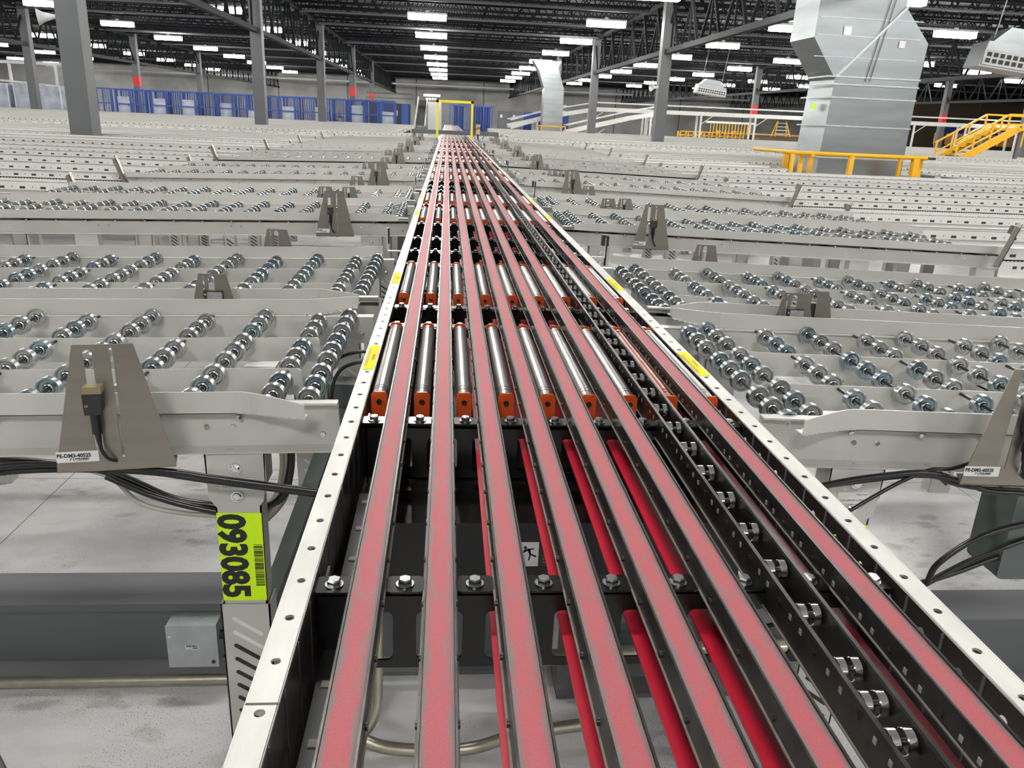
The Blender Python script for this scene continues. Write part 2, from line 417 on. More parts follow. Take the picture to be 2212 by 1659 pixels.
# ================================================================ SORTER
CX = .191; ZB = 1.185; PER = 2.565; PITCH_B = .0765
BX = [-.0768+PITCH_B*k for k in range(8)]; TX = [-.115+PITCH_B*k for k in range(9)]
sorter = thing('belt_sorter', 'long narrow-belt sorter with seven red belts running away down the middle', 'conveyor')
def holed(b, x0, x1, y0, n, cell, rh, z, T, mi=0, N=12):
    """strip of n cells with a round hole in each; T(a, y, z)"""
    xc = (x0+x1)/2; hw = (x1-x0)/2; hl = cell/2
    for i in range(n):
        yc = y0+(i+.5)*cell; inn = []; out = []
        for k in range(N):
            a = 2*PI*(k+.5)/N; ca, sa = math.cos(a), math.sin(a)
            inn.append((xc+rh*ca, yc+rh*sa)); t = min(hw/abs(ca) if abs(ca) > 1e-6 else 9, hl/abs(sa) if abs(sa) > 1e-6 else 9)
            out.append((xc+t*ca, yc+t*sa))
        cs = [(x1, yc+hl), (x0, yc+hl), (x0, yc-hl), (x1, yc-hl)]
        vs = [T(p[0], p[1], z) for p in inn+out+cs]
        fs = [(k, N+k, N+(k+1) % N, (k+1) % N) for k in range(N)]
        q = N//4
        # corner fillers
        for ci, (ka, kb) in enumerate(((q//2, q//2+1), (q+q//2, q+q//2+1), (2*q+q//2, 2*q+q//2+1), (3*q+q//2, 3*q+q//2+1))):
            pass
        for k in range(N):
            p, r_ = out[k], out[(k+1) % N]
            if abs(p[0]-r_[0]) > 1e-7 and abs(p[1]-r_[1]) > 1e-7:
                ci = (0 if (p[0]+r_[0])/2 > xc else 1) if (p[1]+r_[1])/2 > yc else (2 if (p[0]+r_[0])/2 < xc else 3)
                fs.append((N+k, 2*N+ci, N+(k+1) % N))
        b.add(vs, fs, mi)
SY0, SY1 = -.4, 19.4
cell = .0665; ncell = int((SY1-.549+.0665/2+.9)/cell); ys = .549-cell/2-14*cell
for s, nm in ((-1, 'left'), (1, 'right')):
    fr = MB(); xi, xo = s*.327, s*.353
    T = lambda a, y, z: (CX+a, y, z)
    lo, hi = min(xi, xo), max(xi, xo)
    holed(fr, lo, hi, ys, ncell, cell, .0048, 1.1700, T, 0); holed(fr, lo, hi, ys, ncell, cell, .0048, 1.1675, T, 0)
    y1 = ys+ncell*cell
    fr.box(CX+(xo if s > 0 else xo-.002), CX+(xo+.002 if s > 0 else xo), ys, y1, 1.155, 1.1702)
    fr.box(CX+(xi-.0006), CX+(xi+.0006), ys, y1, 1.1675, 1.17)
    o = fr.build('top_flange', 'flange', sorter)
    wb = MB(); T2 = lambda a, y, z: (CX+z, y, a)
    if s > 0: holed(wb, 1.118, 1.168, ys, ncell, cell, .0062, xi, T2, 0)
    else: wb.box(CX+xi-.001, CX+xi+.001, ys, y1, 1.118, 1.168)
    wb.box(CX+xi-.001, CX+xi+.001, ys, y1, 1.045, 1.118)
    wb.box(CX+min(xi, xi-s*.022), CX+max(xi, xi-s*.022), ys, y1, 1.043, 1.046)
    for i in range(ncell):
        if ys+i*cell > 6: break
        wb.box(CX+xi-.0018, CX+xi+.0018, ys+i*cell-.0012, ys+i*cell+.0012, 1.05, 1.166, 1)  # lighter strips painting vertical reflections onto the dark plate
    wb.build('side_plate', ['darkplate', 'steelgrey'], sorter)
# belts
b = MB(); b.box(-.0138, .0138, -.5, 46, -.0035, 0, 0); top = b
top.box(-.0208, .0068, -.5, 46, -.0655, -.062, 1)
for i in range(2): pass
me_belt = top.mesh('belt', ['belt', 'beltback'])
b = MB(); b.box(-.0138, .0138, -.5, 46, -.0035, 0, 0); b.box(-.0138, .0110, -.5, 46, -.0655, -.062, 1); me_belt2 = b.mesh('belt', ['belt', 'beltback'])
for k in range(8):
    if k == 6: continue
    obj('belt', me_belt2 if k < 2 else me_belt, sorter, (BX[k]-.0, 0, ZB))
# tracks that carry the belts
def track(open_, holes=False):
    b = MB()
    w = .0153; top_ = .003 if not open_ else .0
    for s in (-1, 1):
        b.box(s*w-.0011, s*w+.0011, -.5, 19.3, -.024 if not open_ else -.045, top_-.001)
        zf = -.024 if not open_ else -.045; b.box(min(s*w, s*w+s*.0032), max(s*w, s*w+s*.0032), -.5, 19.3, zf-.0015, zf, 1)
        if open_: b.box(min(s*w, s*w+s*.0045), max(s*w, s*w+s*.0045), -.5, 19.3, -.0015, .0008)
    if not open_: b.box(-w, w, -.5, 19.3, -.009, -.006)
    y = .36
    while y < 7:
        for s in (-1, 1):
            b.cyl((s*(w+.001), y, -.0165), (s*(w+.0035), y, -.0165), .0036, 8, 0)
            if holes: b.box(s*(w+.0012)-.0006, s*(w+.0012)+.0006, y+.03, y+.035, -.02, -.014, 3); b.box(s*(w+.0012)-.0006, s*(w+.0012)+.0006, y+.055, y+.06, -.02, -.014, 3)
        y += .0865
    return b.mesh('belt_track', ['darksteel', 'tan', 'bolt', 'boxgrey'])
mt, mo, mh = track(False), track(True, True), track(False, True)
tr6 = None
for k in range(8):
    o = obj('belt_track', mo if k == 6 else (mh if k == 7 else mt), sorter, (BX[k], 0, ZB))
    if k == 6: o['label'] = 'open track without belt, bearing pairs bare'; tr6 = o
b = MB()
for s in (-1, 1): b.lathe((s*.0072, 0, 0), (1, 0, 0), [(-.0042, .004), (-.0042, .0085), (-.0042, .0108), (-.0035, .0115), (.0035, .0115), (.0042, .0108), (.0042, .0085), (.0042, .004)], 20)
b.cyl((-.0152, 0, 0), (.0152, 0, 0), .0035, 8, 1)
me_bp = b.mesh('bearing_pair', ['chrome', 'darksteel'])
rest = MB(); y = .498; nb = 0
ylist = [.425, .4985, .5435]
yy = .5895
while yy < 19.1: ylist.append(yy); yy += .0863
for i, y in enumerate(ylist):
    if i < 96: obj('bearing_pair', me_bp, tr6, (0, y, -.013))
    else:
        for s in (-1, 1): rest.lathe((s*.0072, y, -.013), (1, 0, 0), [(-.0042, .006), (-.0042, .0115), (.0042, .0115), (.0042, .006)], 8)
stuff(rest.build('bearing_pair', 'chrome', tr6))
# cross members with a bolted tab between every two belts
b = MB()
wins = [rrect(BX[k]-.0255, BX[k]+.0255, 1.071, 1.134, .007, 3) for k in range(8)]
X0, X1 = CX-.322, CX+.322
b.poly([[(X0, 1.061), (X1, 1.061), (X1, 1.154), (X0, 1.154)]]+wins, lambda a, z, t: (a, -.012+t, z-ZB), .003)
b.box(X0, X1, -.012, .018, 1.151-ZB, 1.154-ZB)
for x in (X0+.002, X1-.005): b.box(x, x+.003, -.012, .05, 1.05-ZB, 1.154-ZB)
for k in range(9):
    b.poly([rrect(TX[k]-.0215, TX[k]+.0215, -.015, .017, .007, 4)], lambda a, c, t: (a, c, 1.1585-ZB+t), .0025)
    b.box(TX[k]-.012, TX[k]+.012, -.008, .010, 1.154-ZB, 1.1585-ZB)
me_x = b.mesh('cross_member', ['black'])
b = MB(); b.hexbolt((0, 0, 0), (0, 0, 1), .0080, .0080); me_bolt = b.mesh('tab_bolt', ['bolt'])
b = MB()
for k in range(9): b.hexbolt((TX[k], 0, 0), (0, 0, 1), .0070, .0072, washer=False)
me_bolts = b.mesh('tab_bolt', ['bolt'])
offs = [0, .638, .838, 1.486, 1.765, 2.095]
xm = [.447-.35, .447, .7535]+[1.2465+PER*n+o for n in range(7) for o in offs if not (n == 6 and o > 1.5)]
for y in xm:
    o = obj('cross_member', me_x, sorter, (0, y, ZB))
    if y < 7.5:
        for k in range(9): obj('tab_bolt', me_bolt, o, (TX[k], 0, 1.161-ZB))
    elif y < 19: obj('tab_bolt', me_bolts, o, (0, 0, 1.161-ZB))
# drive cover, and black pans put in to darken the space under the belts
b = MB(); b.box(CX-.30, CX+.30, 1.10, 1.215, .895, 1.045); b.box(CX-.31, CX+.31, 1.19, 1.232, 1.045, 1.058); b.box(CX-.3, CX+.3, 1.092, 1.12, 1.043, 1.051)
o = b.build('drive_cover', 'black', sorter)
b = MB()
for n in range(7):
    y0 = 1.2465+PER*n
    for a, c in ((.03, .61), (.86, 1.46)): b.box(CX-.315, CX+.315, y0+a, y0+c, .98, 1.062)
    b.box(CX-.315, CX+.315, y0+1.46, y0+2.5, .92, 1.0)
b.build('dark_pan', 'black', sorter)
b = MB(); T = lambda a, c, t: (.110+a, .984, .944+c)
b.poly([[(0, 0), (.038, 0), (.038, .044), (0, .044)]], lambda a, c, t: (.118+a, 1.0995-t, .969+c), .0006, 0)
W_ = lambda a, c, t: (.139+a*.8, 1.0985, .993+c*.8)
b.poly([[(-.006+.003*math.cos(t_*.7), .013+.003*math.sin(t_*.7)) for t_ in range(9)]], W_, 0, 1)
for P_ in ([(-.004, .010), (.012, .011), (.012, .009), (-.001, .007)], [(-.005, .010), (-.013, .001), (-.011, 0), (-.001, .006)], [(-.003, .010), (.004, .009), (.006, -.002), (.003, -.003)],
           [(.003, -.002), (.006, -.002), (.003, -.016), (.0005, -.016)], [(.003, -.003), (.006, -.001), (.017, -.006), (.016, -.009)]):
    b.poly([P_], W_, 0, 1)
b.poly([[(.0385, 0), (.062, 0), (.062, .044), (.0385, .044)]], lambda a, c, t: (.118+a, 1.0995-t, .969+c), .0006, 1)
b.poly([[(.0395, .037), (.061, .037), (.061, .0435), (.0395, .0435)]], lambda a, c, t: (.118+a, 1.0988, .969+c), 0, 2)
for i, s_ in enumerate(('LO', 'bef', 'guar')): b.text(s_, .0042, lambda a, c, t, i=i: (.163+a, 1.0985, 1.0-i*.0+-.013-i*.0055+c), 3)
b.build('warning_label', ['whitelabel', 'ink', 'orange', 'whitelabel'], sorter)
# yellow labels on the flanges
for s, a, c in ((-1, 1.494, 1.662), (-1, 2.339, 2.503), (1, 1.489, 1.657), (1, 2.317, 2.503), (-1, 4.05, 4.22), (1, 4.06, 4.24), (-1, 4.9, 5.07), (1, 4.9, 5.07)):
    b = MB(); xc = CX+s*.340
    b.box(xc-.0105, xc+.0105, a, c, 1.1703, 1.1709)
    if a < 3:
        T = lambda u, v, t, a=a, xc=xc, s=s: (xc-.004*1+v, c-.01-u, 1.1712)
        b.text('WARNING', .009, lambda u, v, t: (xc+.001+v, (a+c)/2+.02-u, 1.1712), 1)
        for i in range(2): b.box(xc-.0088+.003*i, xc-.0078+.003*i, a+.02, c-.02, 1.1709, 1.1711, 1)
    b.build('hazard_sticker', ['ylabel', 'ink'], sorter)
# flange joint, hex heads and cover strip on the left side of the track bed
b = MB()
for y in (.56, 5.45): b.box(CX-.354, CX-.326, y-.001, y+.001, 1.1702, 1.1706)
b.build('flange_joint', 'darksteel', sorter)
b = MB()
b.box(CX-.318, CX-.290, -.4, 1.12, 1.083, 1.087); b.box(CX-.292, CX-.289, -.4, 1.12, 1.05, 1.087)
for i in range(18): b.box(CX-.312, CX-.292, -.3+i*.0815, -.29+i*.0815, 1.087, 1.0888, 1)
b.build('wire_tray', ['blackmatte', 'tan'], sorter)
for (x, y, z) in ((-.118, 1.06, 1.035), (-.118, .91, 1.03), (-.112, .86, 1.005), (-.112, .62, 1.0), (-.115, .40, .99)):
    b = MB(); b.hexbolt((x, y, z), (1, 0, 0), .0075, .014); b.build('side_bolt', 'bolt', sorter)
b = MB(); b.poly([[(.84, 1.08), (1.12, 1.08), (1.12, .98), (1.0, .93), (.9, .86), (.86, .72), (.85, .72), (.84, .86)]], lambda a, c, t: (-.126+t, a, c), .005); b.build('gusset_plate', 'darksteel', sorter)
# supports of the sorter
for i, (x, y) in enumerate(((-.225, 1.78), (.607, 1.75), (-.225, 4.5), (.607, 4.5), (-.225, 7.1), (.607, 7.1), (-.225, 12.2), (.607, 12.2))):
    b = MB(); b.box(x-.04, x+.04, y-.03, y+.03, FLOOR, 1.05); b.box(x-.044, x-.036, y-.032, y-.028, .5, 1.0)
    b.build('support_leg', 'steelgrey', sorter)
b = MB(); b.bar((-.225, 1.72, 1.0), (-.40, 1.50, .52), .045, .045); b.bar((-.40, 1.50, .52), (-.42, 1.47, FLOOR), .045, .045); b.build('diagonal_brace', 'motor', sorter)

# pop-up transfer rollers
b = MB()
b.lathe((0, 0, 0), (0, 1, 0), [(0, .006), (0, .0150), (.022, .0150), (.022, .0158), (.03, .0158), (.03, .0150), (.036, .0150), (.036, .0158), (.455, .0158), (.455, .0150), (.462, .0150), (.462, .0158), (.478, .0158), (.478, .006)], 28)
me_r = b.mesh('roller', ['roller']); me_rr = b.mesh('roller', ['rollerred'])
b = MB()
for y, t in ((-.012, 0), (.490, 0)):
    b.poly([[(-.0142, -.045), (.0142, -.045), (.0142, .012), (.0095, .0175), (-.0095, .0175), (-.0142, .012)]], lambda a, c, t, y=y: (a, y+t, c), .003)
b.box(-.0142, .0142, -.012, .493, -.047, -.044)
me_ob = b.mesh('roller_bracket', ['orange'])
b = MB(); b.hexbolt((0, 0, 0), (0, -1, 0), .0052, .006, washer=False); me_rb = b.mesh('axle_bolt', ['darksteel'])
for n in range(7):
    for j, o_ in enumerate((.125, .965)):
        y0 = 1.2465+PER*n+o_-.012; i = n*2+j
        t = thing('transfer_roller_bank', 'bank of steel transfer rollers between the red belts, %s from the camera' % ORD[i], 'rollers', (0, y0, 1.158), 'transfer roller banks in the sorter')
        for k in range(9):
            r = obj('roller', me_rr if (i == 0 and k == 7) else me_r, t, (TX[k], 0, 0))
            if i == 0 and k == 7: r['label'] = 'red-stained roller'
            obj('roller_bracket', me_ob, r)
            if n < 3: obj('axle_bolt', me_rb, r, (0, -.012, .0))

# ================================================================ SKATE-WHEEL LANES
def wheel_mesh(mk, n=22):
    b = MB(); h, R = .0078, .0222
    P = [(-h+.0005, R-.0009), (-h+.0012, R), (h-.0012, R), (h-.0005, R-.0009)]
    side = [(h-.0005, R-.0009), (h-.0008, .0188), (h-.0045, .0165), (h-.005, .0115), (h-.002, .0095), (h-.001, .0078)]; hub = [(h-.001, .0078), (h-.003, .0074), (h-.003, .0060)]; core = [(h-.003, .0060), (h+.0005, .0055), (h+.0005, .0038)]
    b.lathe((0, 0, 0), (0, 1, 0), P, n); b.lathe((0, 0, 0), (0, 1, 0), side, n); b.lathe((0, 0, 0), (0, 1, 0), [(-a, r) for a, r in side], n)
    for g_ in (1, -1): b.lathe((0, 0, 0), (0, 1, 0), [(g_*a, r) for a, r in hub], n, 1); b.lathe((0, 0, 0), (0, 1, 0), [(g_*a, r) for a, r in core], 14)  # bearing-gap groove shaded by a dark material for ring contrast
    return b.mesh('skate_wheel', [mk, 'darksteel'])
WZ, WB = wheel_mesh('zinc'), wheel_mesh('zincb')
LANE = [.698, .463, .2305]                      # local y of the far face of each lane (0 = near guard face)
def wheel_rows(kind):
    if kind == 'A': return [L_-d for L_ in LANE for d in (.0155, .0885, .160)]
    return [L_-d for L_ in LANE for d in (.066, .133, .201)]
LEN = 2.27; AXZ = -.017
def axles(s):
    if s < 0: A = [.059, .267]+[.545+.279*i for i in range(7)]; B = [.128]+[.40+.279*i for i in range(7)]
    else: A = [.117]+[.387+.27*i for i in range(8)]; B = [.053]+[.252+.27*i for i in range(8)]
    return [(u, 'A') for u in A if u < LEN-.03]+[(u, 'B') for u in B if u < LEN-.03]
def guard_mesh(s, far):
    """upright guard angle with a flared end and a fingered foot"""
    b = MB(); t = .0025; U = [.045+.115*i/8 for i in range(9)]+[LEN]
    sec = []
    for u in U:
        f = max(0, (.16-u)/.115)**1.25
        dy = f*.056; zt = .022-f*.004; zb = -.018+f*.010
        y = (.722+dy) if far else -dy
        sec.append((u, y, zt, zb))
    q = -1 if far else 1                          # towards the wheels
    for (u0, y0, a0, c0), (u1, y1, a1, c1) in zip(sec, sec[1:]):
        vs = []
        for u, y, a, c in ((u0, y0, a0, c0), (u1, y1, a1, c1)):
            vs += [(s*u, y, a), (s*u, y+q*t, a), (s*u, y+q*t, c), (s*u, y, c)]
        b.add(vs, [(0, 1, 5, 4), (1, 2, 6, 5), (2, 3, 7, 6), (3, 0, 4, 7)])
    u, y, a, c = sec[0]; b.add([(s*u, y, a), (s*u, y+q*t, a), (s*u, y+q*t, c), (s*u, y, c)], [(0, 1, 2, 3)])
    u, y, a, c = sec[-1]; b.add([(s*u, y, a), (s*u, y+q*t, a), (s*u, y+q*t, c), (s*u, y, c)], [(0, 1, 2, 3)])
    ya = .722 if far else 0
    b.box(min(s*.17, s*LEN), max(s*.17, s*LEN), min(ya, ya+q*.024), max(ya, ya+q*.024), -.0185, -.0165)
    for i in range(10):                            # the cut fingers of the foot
        u0 = .047+i*.0122; f = max(0, (.16-u0)/.115)**1.25; yb = (.722+f*.056) if far else -f*.056; z = -.0165+f*.008
        b.poly([[(u0, 0), (u0+.0105, 0), (u0+.0085, q*.026), (u0-.002, q*.026)]], lambda a, c_, t_, yb=yb, z=z: (s*a, yb+c_, z-t_), .0012)
    return b.mesh('guard_rail', ['paint'])
def channel_mesh(s, far):
    b = MB(); x0, x1 = min(0, s*LEN), max(0, s*LEN); yw = .698 if far else .025; o = 1 if far else -1
    b.box(x0, x1, min(yw, yw+o*.003), max(yw, yw+o*.003), -.086, -.020)
    ye = yw+o*(.028 if far else .0215); zt = -.0192 if far else -.0015
    b.box(x0, x1, min(yw, ye), max(yw, ye), zt-.0035, zt)
    if not far: b.box(x0, x1, yw-.003, yw, -.03, zt)
    ye = yw+o*.034; b.box(x0, x1, min(yw, ye), max(yw, ye), -.089, -.086)
    return b.mesh('side_channel', ['paint'])
def channel_bolts(s, far):
    b = MB(); yw = .698 if far else .025; o = 1 if far else -1
    for u in (.03,): b.hexbolt((s*u, yw-(0 if not far else 0), -.066), (0, -1, 0), .0058, .006)
    if not far:
        u = .185
        while u < LEN: b.hexbolt((s*u, yw, -.050), (0, -1, 0), .0055, .006); b.hexbolt((s*(u+.045), yw, -.050), (0, -1, 0), .0055, .006); u += .62
        u = .17
        while u < LEN: b.hexbolt((s*u, .012, -.0235), (0, 0, -1), .005, .009); u += .135
        for u in (.19, .33, .95, 1.6): b.cyl((s*u, .008, -.086), (s*u, .008, -.084), .007, 12)
    return b.mesh('channel_bolt', ['bolt'])
def divider_mesh(s, y, u0):
    b = MB(); b.poly([rrect(u0, LEN, -.066, -.010, .009, 3)], lambda a, c, t: (s*a, y+t, c), .0022); return b.mesh('divider', ['paint'])
def cross_mesh(s, w):
    b = MB(); b.box(-w/2, w/2, .03, .696, -.084, -.078); b.box(-w/2, -w/2+.003, .03, .696, -.084, -.07); return b.mesh('bed_strap', ['paint2'])
def leg_mesh(near, label, s):
    """adjustable post: bracket, channel post, slotted sleeve"""
    b = MB(); yf = -.005 if near else .715; q = -1
    z0 = FLOOR-1.17+.0
    T = lambda a, c, t: (a, yf+t, c)
    b.poly([[(-.052, -.088), (.052, -.088), (.050, -.150), (.045, -.182), (.034, -.197), (-.036, -.197), (-.050, -.178)]], T, .003)
    b.box(-.052, -.049, yf, yf+.05, -.15, -.088); b.box(.049, .052, yf, yf+.05, -.15, -.088)
    b.box(-.040, .040, yf+.001, yf+.004, -.40, -.19); b.box(-.040, -.037, yf+.001, yf+.045, -.40, -.12); b.box(.037, .040, yf+.001, yf+.045, -.40, -.12)
    b.box(-.045, .045, yf-.004, yf-.001, z0, -.395); b.box(-.045, -.042, yf-.004, yf+.05, z0, -.395); b.box(.042, .045, yf-.004, yf+.05, z0, -.395)
    b.box(-.06, .06, yf-.02, yf+.07, z0, z0+.004)
    for i in range(14):
        z = -.425-.030*i
        if z < z0+.05: break
        A_, B_ = Vector((-.022, z)), Vector((.026, z-.034)); an = math.atan2(B_.y-A_.y, B_.x-A_.x)
        L_ = [(A_.x+.0042*math.cos(an+PI/2+PI*k/5), A_.y+.0042*math.sin(an+PI/2+PI*k/5)) for k in range(6)]+[(B_.x+.0042*math.cos(an-PI/2+PI*k/5), B_.y+.0042*math.sin(an-PI/2+PI*k/5)) for k in range(6)]
        b.poly([L_], lambda a, c, t: (a, yf-.0046+t, c), .0004, 1 if i > 1 else 2)
    return b.mesh('leg', ['paint', 'darksteel', 'paint2'])
def leg_hardware():
    b = MB()
    for x, z in ((0, 0),):
        b.cyl((x, -.005, z), (x, -.009, z), .0105, 18); b.cyl((x, -.009, z), (x, -.011, z), .0085, 18, r2=.006)
    return b.mesh('leg_screw', ['bolt'])
def asset_label(txt):
    b = MB(); b.box(-.0395, .0395, -.0052, -.0044, -.388, -.206)
    if txt.strip(): b.text(txt, .062, lambda a, c, t: (-.036+c*1.05, -.0056, -.209-a), 1, bold=.0028, sx=.93)
    random.seed(3); z = -.27
    while z > -.355: w = random.choice((.0008, .0014, .002)); b.box(.022, .038, -.0058, -.0053, z-w, z, 1); z -= w+random.choice((.0008, .0014, .0022))
    return b
def spec_label():
    b = MB(); b.box(-.03, .03, -.0062, -.0055, -.160, -.137)
    b.text('Macys Grey', .0045, lambda a, c, t: (.027+a, -.0066, -.143+c), 1, align='RIGHT')
    b.text('(146) SPM-36-31-PP656', .0052, lambda a, c, t: (0+a, -.0066, -.155+c), 1, align='CENTER')
    return b.mesh('spec_label', ['whitelabel', 'ink'])
SPEC = spec_label(); HW = leg_hardware()
SK = {}
for s in (-1, 1):
    SK[s] = dict(gn=guard_mesh(s, False), gf=guard_mesh(s, True), cn=channel_mesh(s, False), cf=channel_mesh(s, True), bn=channel_bolts(s, False), bf=channel_bolts(s, True),
                 d1=divider_mesh(s, .4655, .085 if s > 0 else .10), d2=divider_mesh(s, .2330, .085 if s > 0 else .10), cr=cross_mesh(s, .075), ln=leg_mesh(True, 0, s), lf=leg_mesh(False, 0, s))
    for kd in 'AB':
        ys_ = wheel_rows(kd); b = MB()
        b.cyl((0, .03 if kd == 'A' else .03, 0), (0, .697, 0), .0034, 6, smooth=False); SK[s]['ax'+kd] = b.mesh('axle', ['darksteel'])
SLOPE = .024
LY = {}
def row_y(n, j, s): return 1.30+PER*n+.85*j-(.045 if s > 0 else 0)+(.055 if s < 0 and n == 1 else 0)
asset_nums = {(-1, 0, 0): '093085', (1, 0, 0): '0', (-1, 0, 1): '        6', (1, 1, 0): ' ', (-1, 1, 1): ' '}
def skate_row(n, j, s):
    i = 2*n+j; side = 'left' if s < 0 else 'right'; K = SK[s]
    lab = ('pale grey skate-wheel lane on the %s of the sorter, %s row from the camera' % (side, ORD[i])) if n >= 0 else 'grey skate-wheel lane behind the camera on the left'
    t = thing('skate_wheel_conveyor', lab, 'conveyor', (CX+s*.375, row_y(n, j, s), 1.17), 'skate-wheel lanes branching off the sorter', (0, s*SLOPE, 0))
    obj('side_channel', K['cn'], t); obj('side_channel', K['cf'], t); obj('guard_rail', K['gn'], t); obj('guard_rail', K['gf'], t)
    if n < 3: obj('channel_bolt', K['bn'], t); obj('channel_bolt', K['bf'], t)
    obj('divider', K['d1'], t); obj('divider', K['d2'], t)
    if n < 2:
        for u in (.24, .80, 1.36, 1.92): obj('bed_strap', K['cr'], t, (s*u, 0, 0))
    ax = axles(s); pts = []
    for u, kd in ax:
        obj('axle', K['ax'+kd], t, (s*u, 0, AXZ))
        for y in wheel_rows(kd): pts.append((u, y))
    pts.sort(key=lambda p: p[0])
    rs = random.Random(i*2+(s > 0))
    if n < 2 and n >= 0:
        for u, y in pts[:100]: obj('skate_wheel', WB if rs.random() < .36 else WZ, t, (s*u, y, AXZ))
        pts = pts[100:]
    if pts:
        b = MB()
        for u, y in pts: b.lathe((s*u, y, AXZ), (0, 1, 0), [(-.006, .006), (-.007, .0215), (-.006, .0222), (.006, .0222), (.007, .0215), (.006, .006)], 12 if n < 3 else 7)
        stuff(b.build('skate_wheel', 'zinc', t))
    if n < 0: return
    # legs
    for q, u in enumerate((.178 if s < 0 else .187, 1.52, 2.2)):
        l1 = obj('leg', K['ln'], t, (s*u, 0, 0)); obj('leg', K['lf'], t, (s*u, 0, 0))
        l1.rotation_euler = (0, -s*SLOPE, 0)
        if n < 3 and q == 0:
            obj('leg_screw', HW, l1, (0, 0, -.118)); obj('leg_screw', HW, l1, (0, 0, -.172)); obj('spec_label', SPEC, l1)
            nt_ = asset_nums.get((s, n, j))
            if nt_: asset_label(nt_).build('asset_label', ['lime', 'ink'], l1)
for n in range(7):
    for j in (0, 1):
        for s in (-1, 1): skate_row(n, j, s)
skate_row(-1, 1, -1)

# powered accumulation sections beyond the wheels
def accum(name, label, x0, x1, y0, ztop, slope=0.0, legs=3.0, group='punched-channel conveyors further out', detail=True):
    Lx = x1-x0; t = thing(name, label, 'conveyor', (x0, y0, ztop), group)
    for far in (0, 1):
        b = MB(); y = .70 if far else .0
        b.box(0, Lx, y, y+.003, -.060, 0); b.box(0, Lx, y-.012 if not far else y, y+.003 if not far else y+.015, -.003, .0005)
        b.box(0, Lx, y-.006, y, -.066, -.060); b.box(0, Lx, y-.006, y-.003, -.145, -.060); b.box(0, Lx, y-.03, y, -.150, -.145)
        b.build('side_channel', 'perf' if detail else 'paint2', t)
    b = MB(); b.box(0, Lx, .01, .70, -.075, -.055); b.build('slider_bed', 'wheeldeck', t)
    if legs:
        for x in [.6+legs*k for k in range(int(Lx/legs)+1) if .6+legs*k < Lx-.2]:
            b = MB(); b.box(x-.04, x+.04, -.004, .04, FLOOR-ztop, -.14); b.box(x-.04, x+.04, .66, .70, FLOOR-ztop, -.14); b.box(x-.03, x+.03, .04, .66, -.5, -.44); b.build('leg', 'paint', t)
    return t
for n in range(1, 7):
    for j in (0, 1):
        i = 2*n+j
        accum('accumulation_conveyor', 'punched-channel conveyor at far left, %s row' % ORD[i], -27, -2.455, row_y(n, j, -1)+.01, 1.132, legs=3.0 if n < 3 else 6.0)
        for xa, xb_, w_ in (((2.84, 4.95, ', stub left of the big duct'), (7.75, 28, ', right of the big duct')) if n == 4 else ((2.84, 28, ''),)):
            accum('accumulation_conveyor', 'punched-channel conveyor at far right, %s row%s' % (ORD[i], w_), xa, xb_, row_y(n, j, 1)+.01, 1.132, legs=3.0 if n < 3 else 6.0)
k = 14
y = 21.9
while y < 42.3:
    for s, x0, x1, nm in ((-1, -27, -1.6, 'left'), (1, 2.0, 13.8 if y < 24 else 31, 'right')):
        accum('accumulation_conveyor', 'long pale conveyor lane beyond the yellow gate on the %s, %s row from the camera' % (nm, ORD[k]), x0, x1, y, 1.145, legs=6.0, detail=y < 27, group='pale conveyor lanes beyond the gate')
    k += 1; y += .86 if k % 2 else 1.72
# cross conveyor in front of the gate line on both sides
for s, x0, x1, nm in ((-1, -26, -.9, 'left'), (1, 1.3, 27, 'right')):
    accum('transport_conveyor', 'cross conveyor with punched sides meeting the yellow gate from the %s' % nm, x0, x1, 20.2, 1.20, legs=3.0, group='cross conveyors at the gate')
t = thing('bridge_beam', 'grey beam crossing over the red belts under the yellow gate', 'beam', (0, 21.0, 0))
b = MB(); b.box(-.9, 1.3, -.06, .06, 1.20, 1.30); b.build('beam_box', 'steelgrey', t)
b = MB(); b.box(-.86, -.8, -.05, .05, FLOOR, 1.2); b.box(1.2, 1.26, -.05, .05, FLOOR, 1.2); b.build('beam_leg', 'steelgrey', t)
# sorter continues past the gate
b = MB()
for s in (-1, 1): b.box(CX+s*.34-.015, CX+s*.34+.015, 19.4, 46.2, 1.10, 1.17)
b.box(CX-.33, CX+.33, 19.4, 46.2, 1.10, 1.15, 1)
b.build('far_frame', ['flange', 'blackmatte'], sorter)

# yellow gate over the belts
t = thing('overhead_gate', 'bright yellow square tube gate standing over the red belts', 'gate', (0, 20.0, 0))
for x in (-.245, .585):
    b = MB(); b.box(x-.028, x+.028, -.028, .028, FLOOR, 2.0); b.build('post', 'gateyellow', t)
b = MB(); b.box(-.273, .613, -.028, .028, 1.945, 2.0); b.build('crossbar', 'gateyellow', t)
t = thing('control_box', 'small tan box with black cable ring beside the right gate post', 'box', (.74, 20.1, 0))
b = MB(); b.box(-.05, .05, -.05, .05, 1.25, 1.48); b.build('case', 'beige', t)
b = MB(); b.tube([(.02+.13*math.cos(a), -.07, 1.26+.15*math.sin(a)) for a in [k*PI/8 for k in range(17)]], .008, 6, sub=0); b.box(-.02, .02, -.02, .02, FLOOR, 1.25); b.build('cable_ring', 'rubber', t)

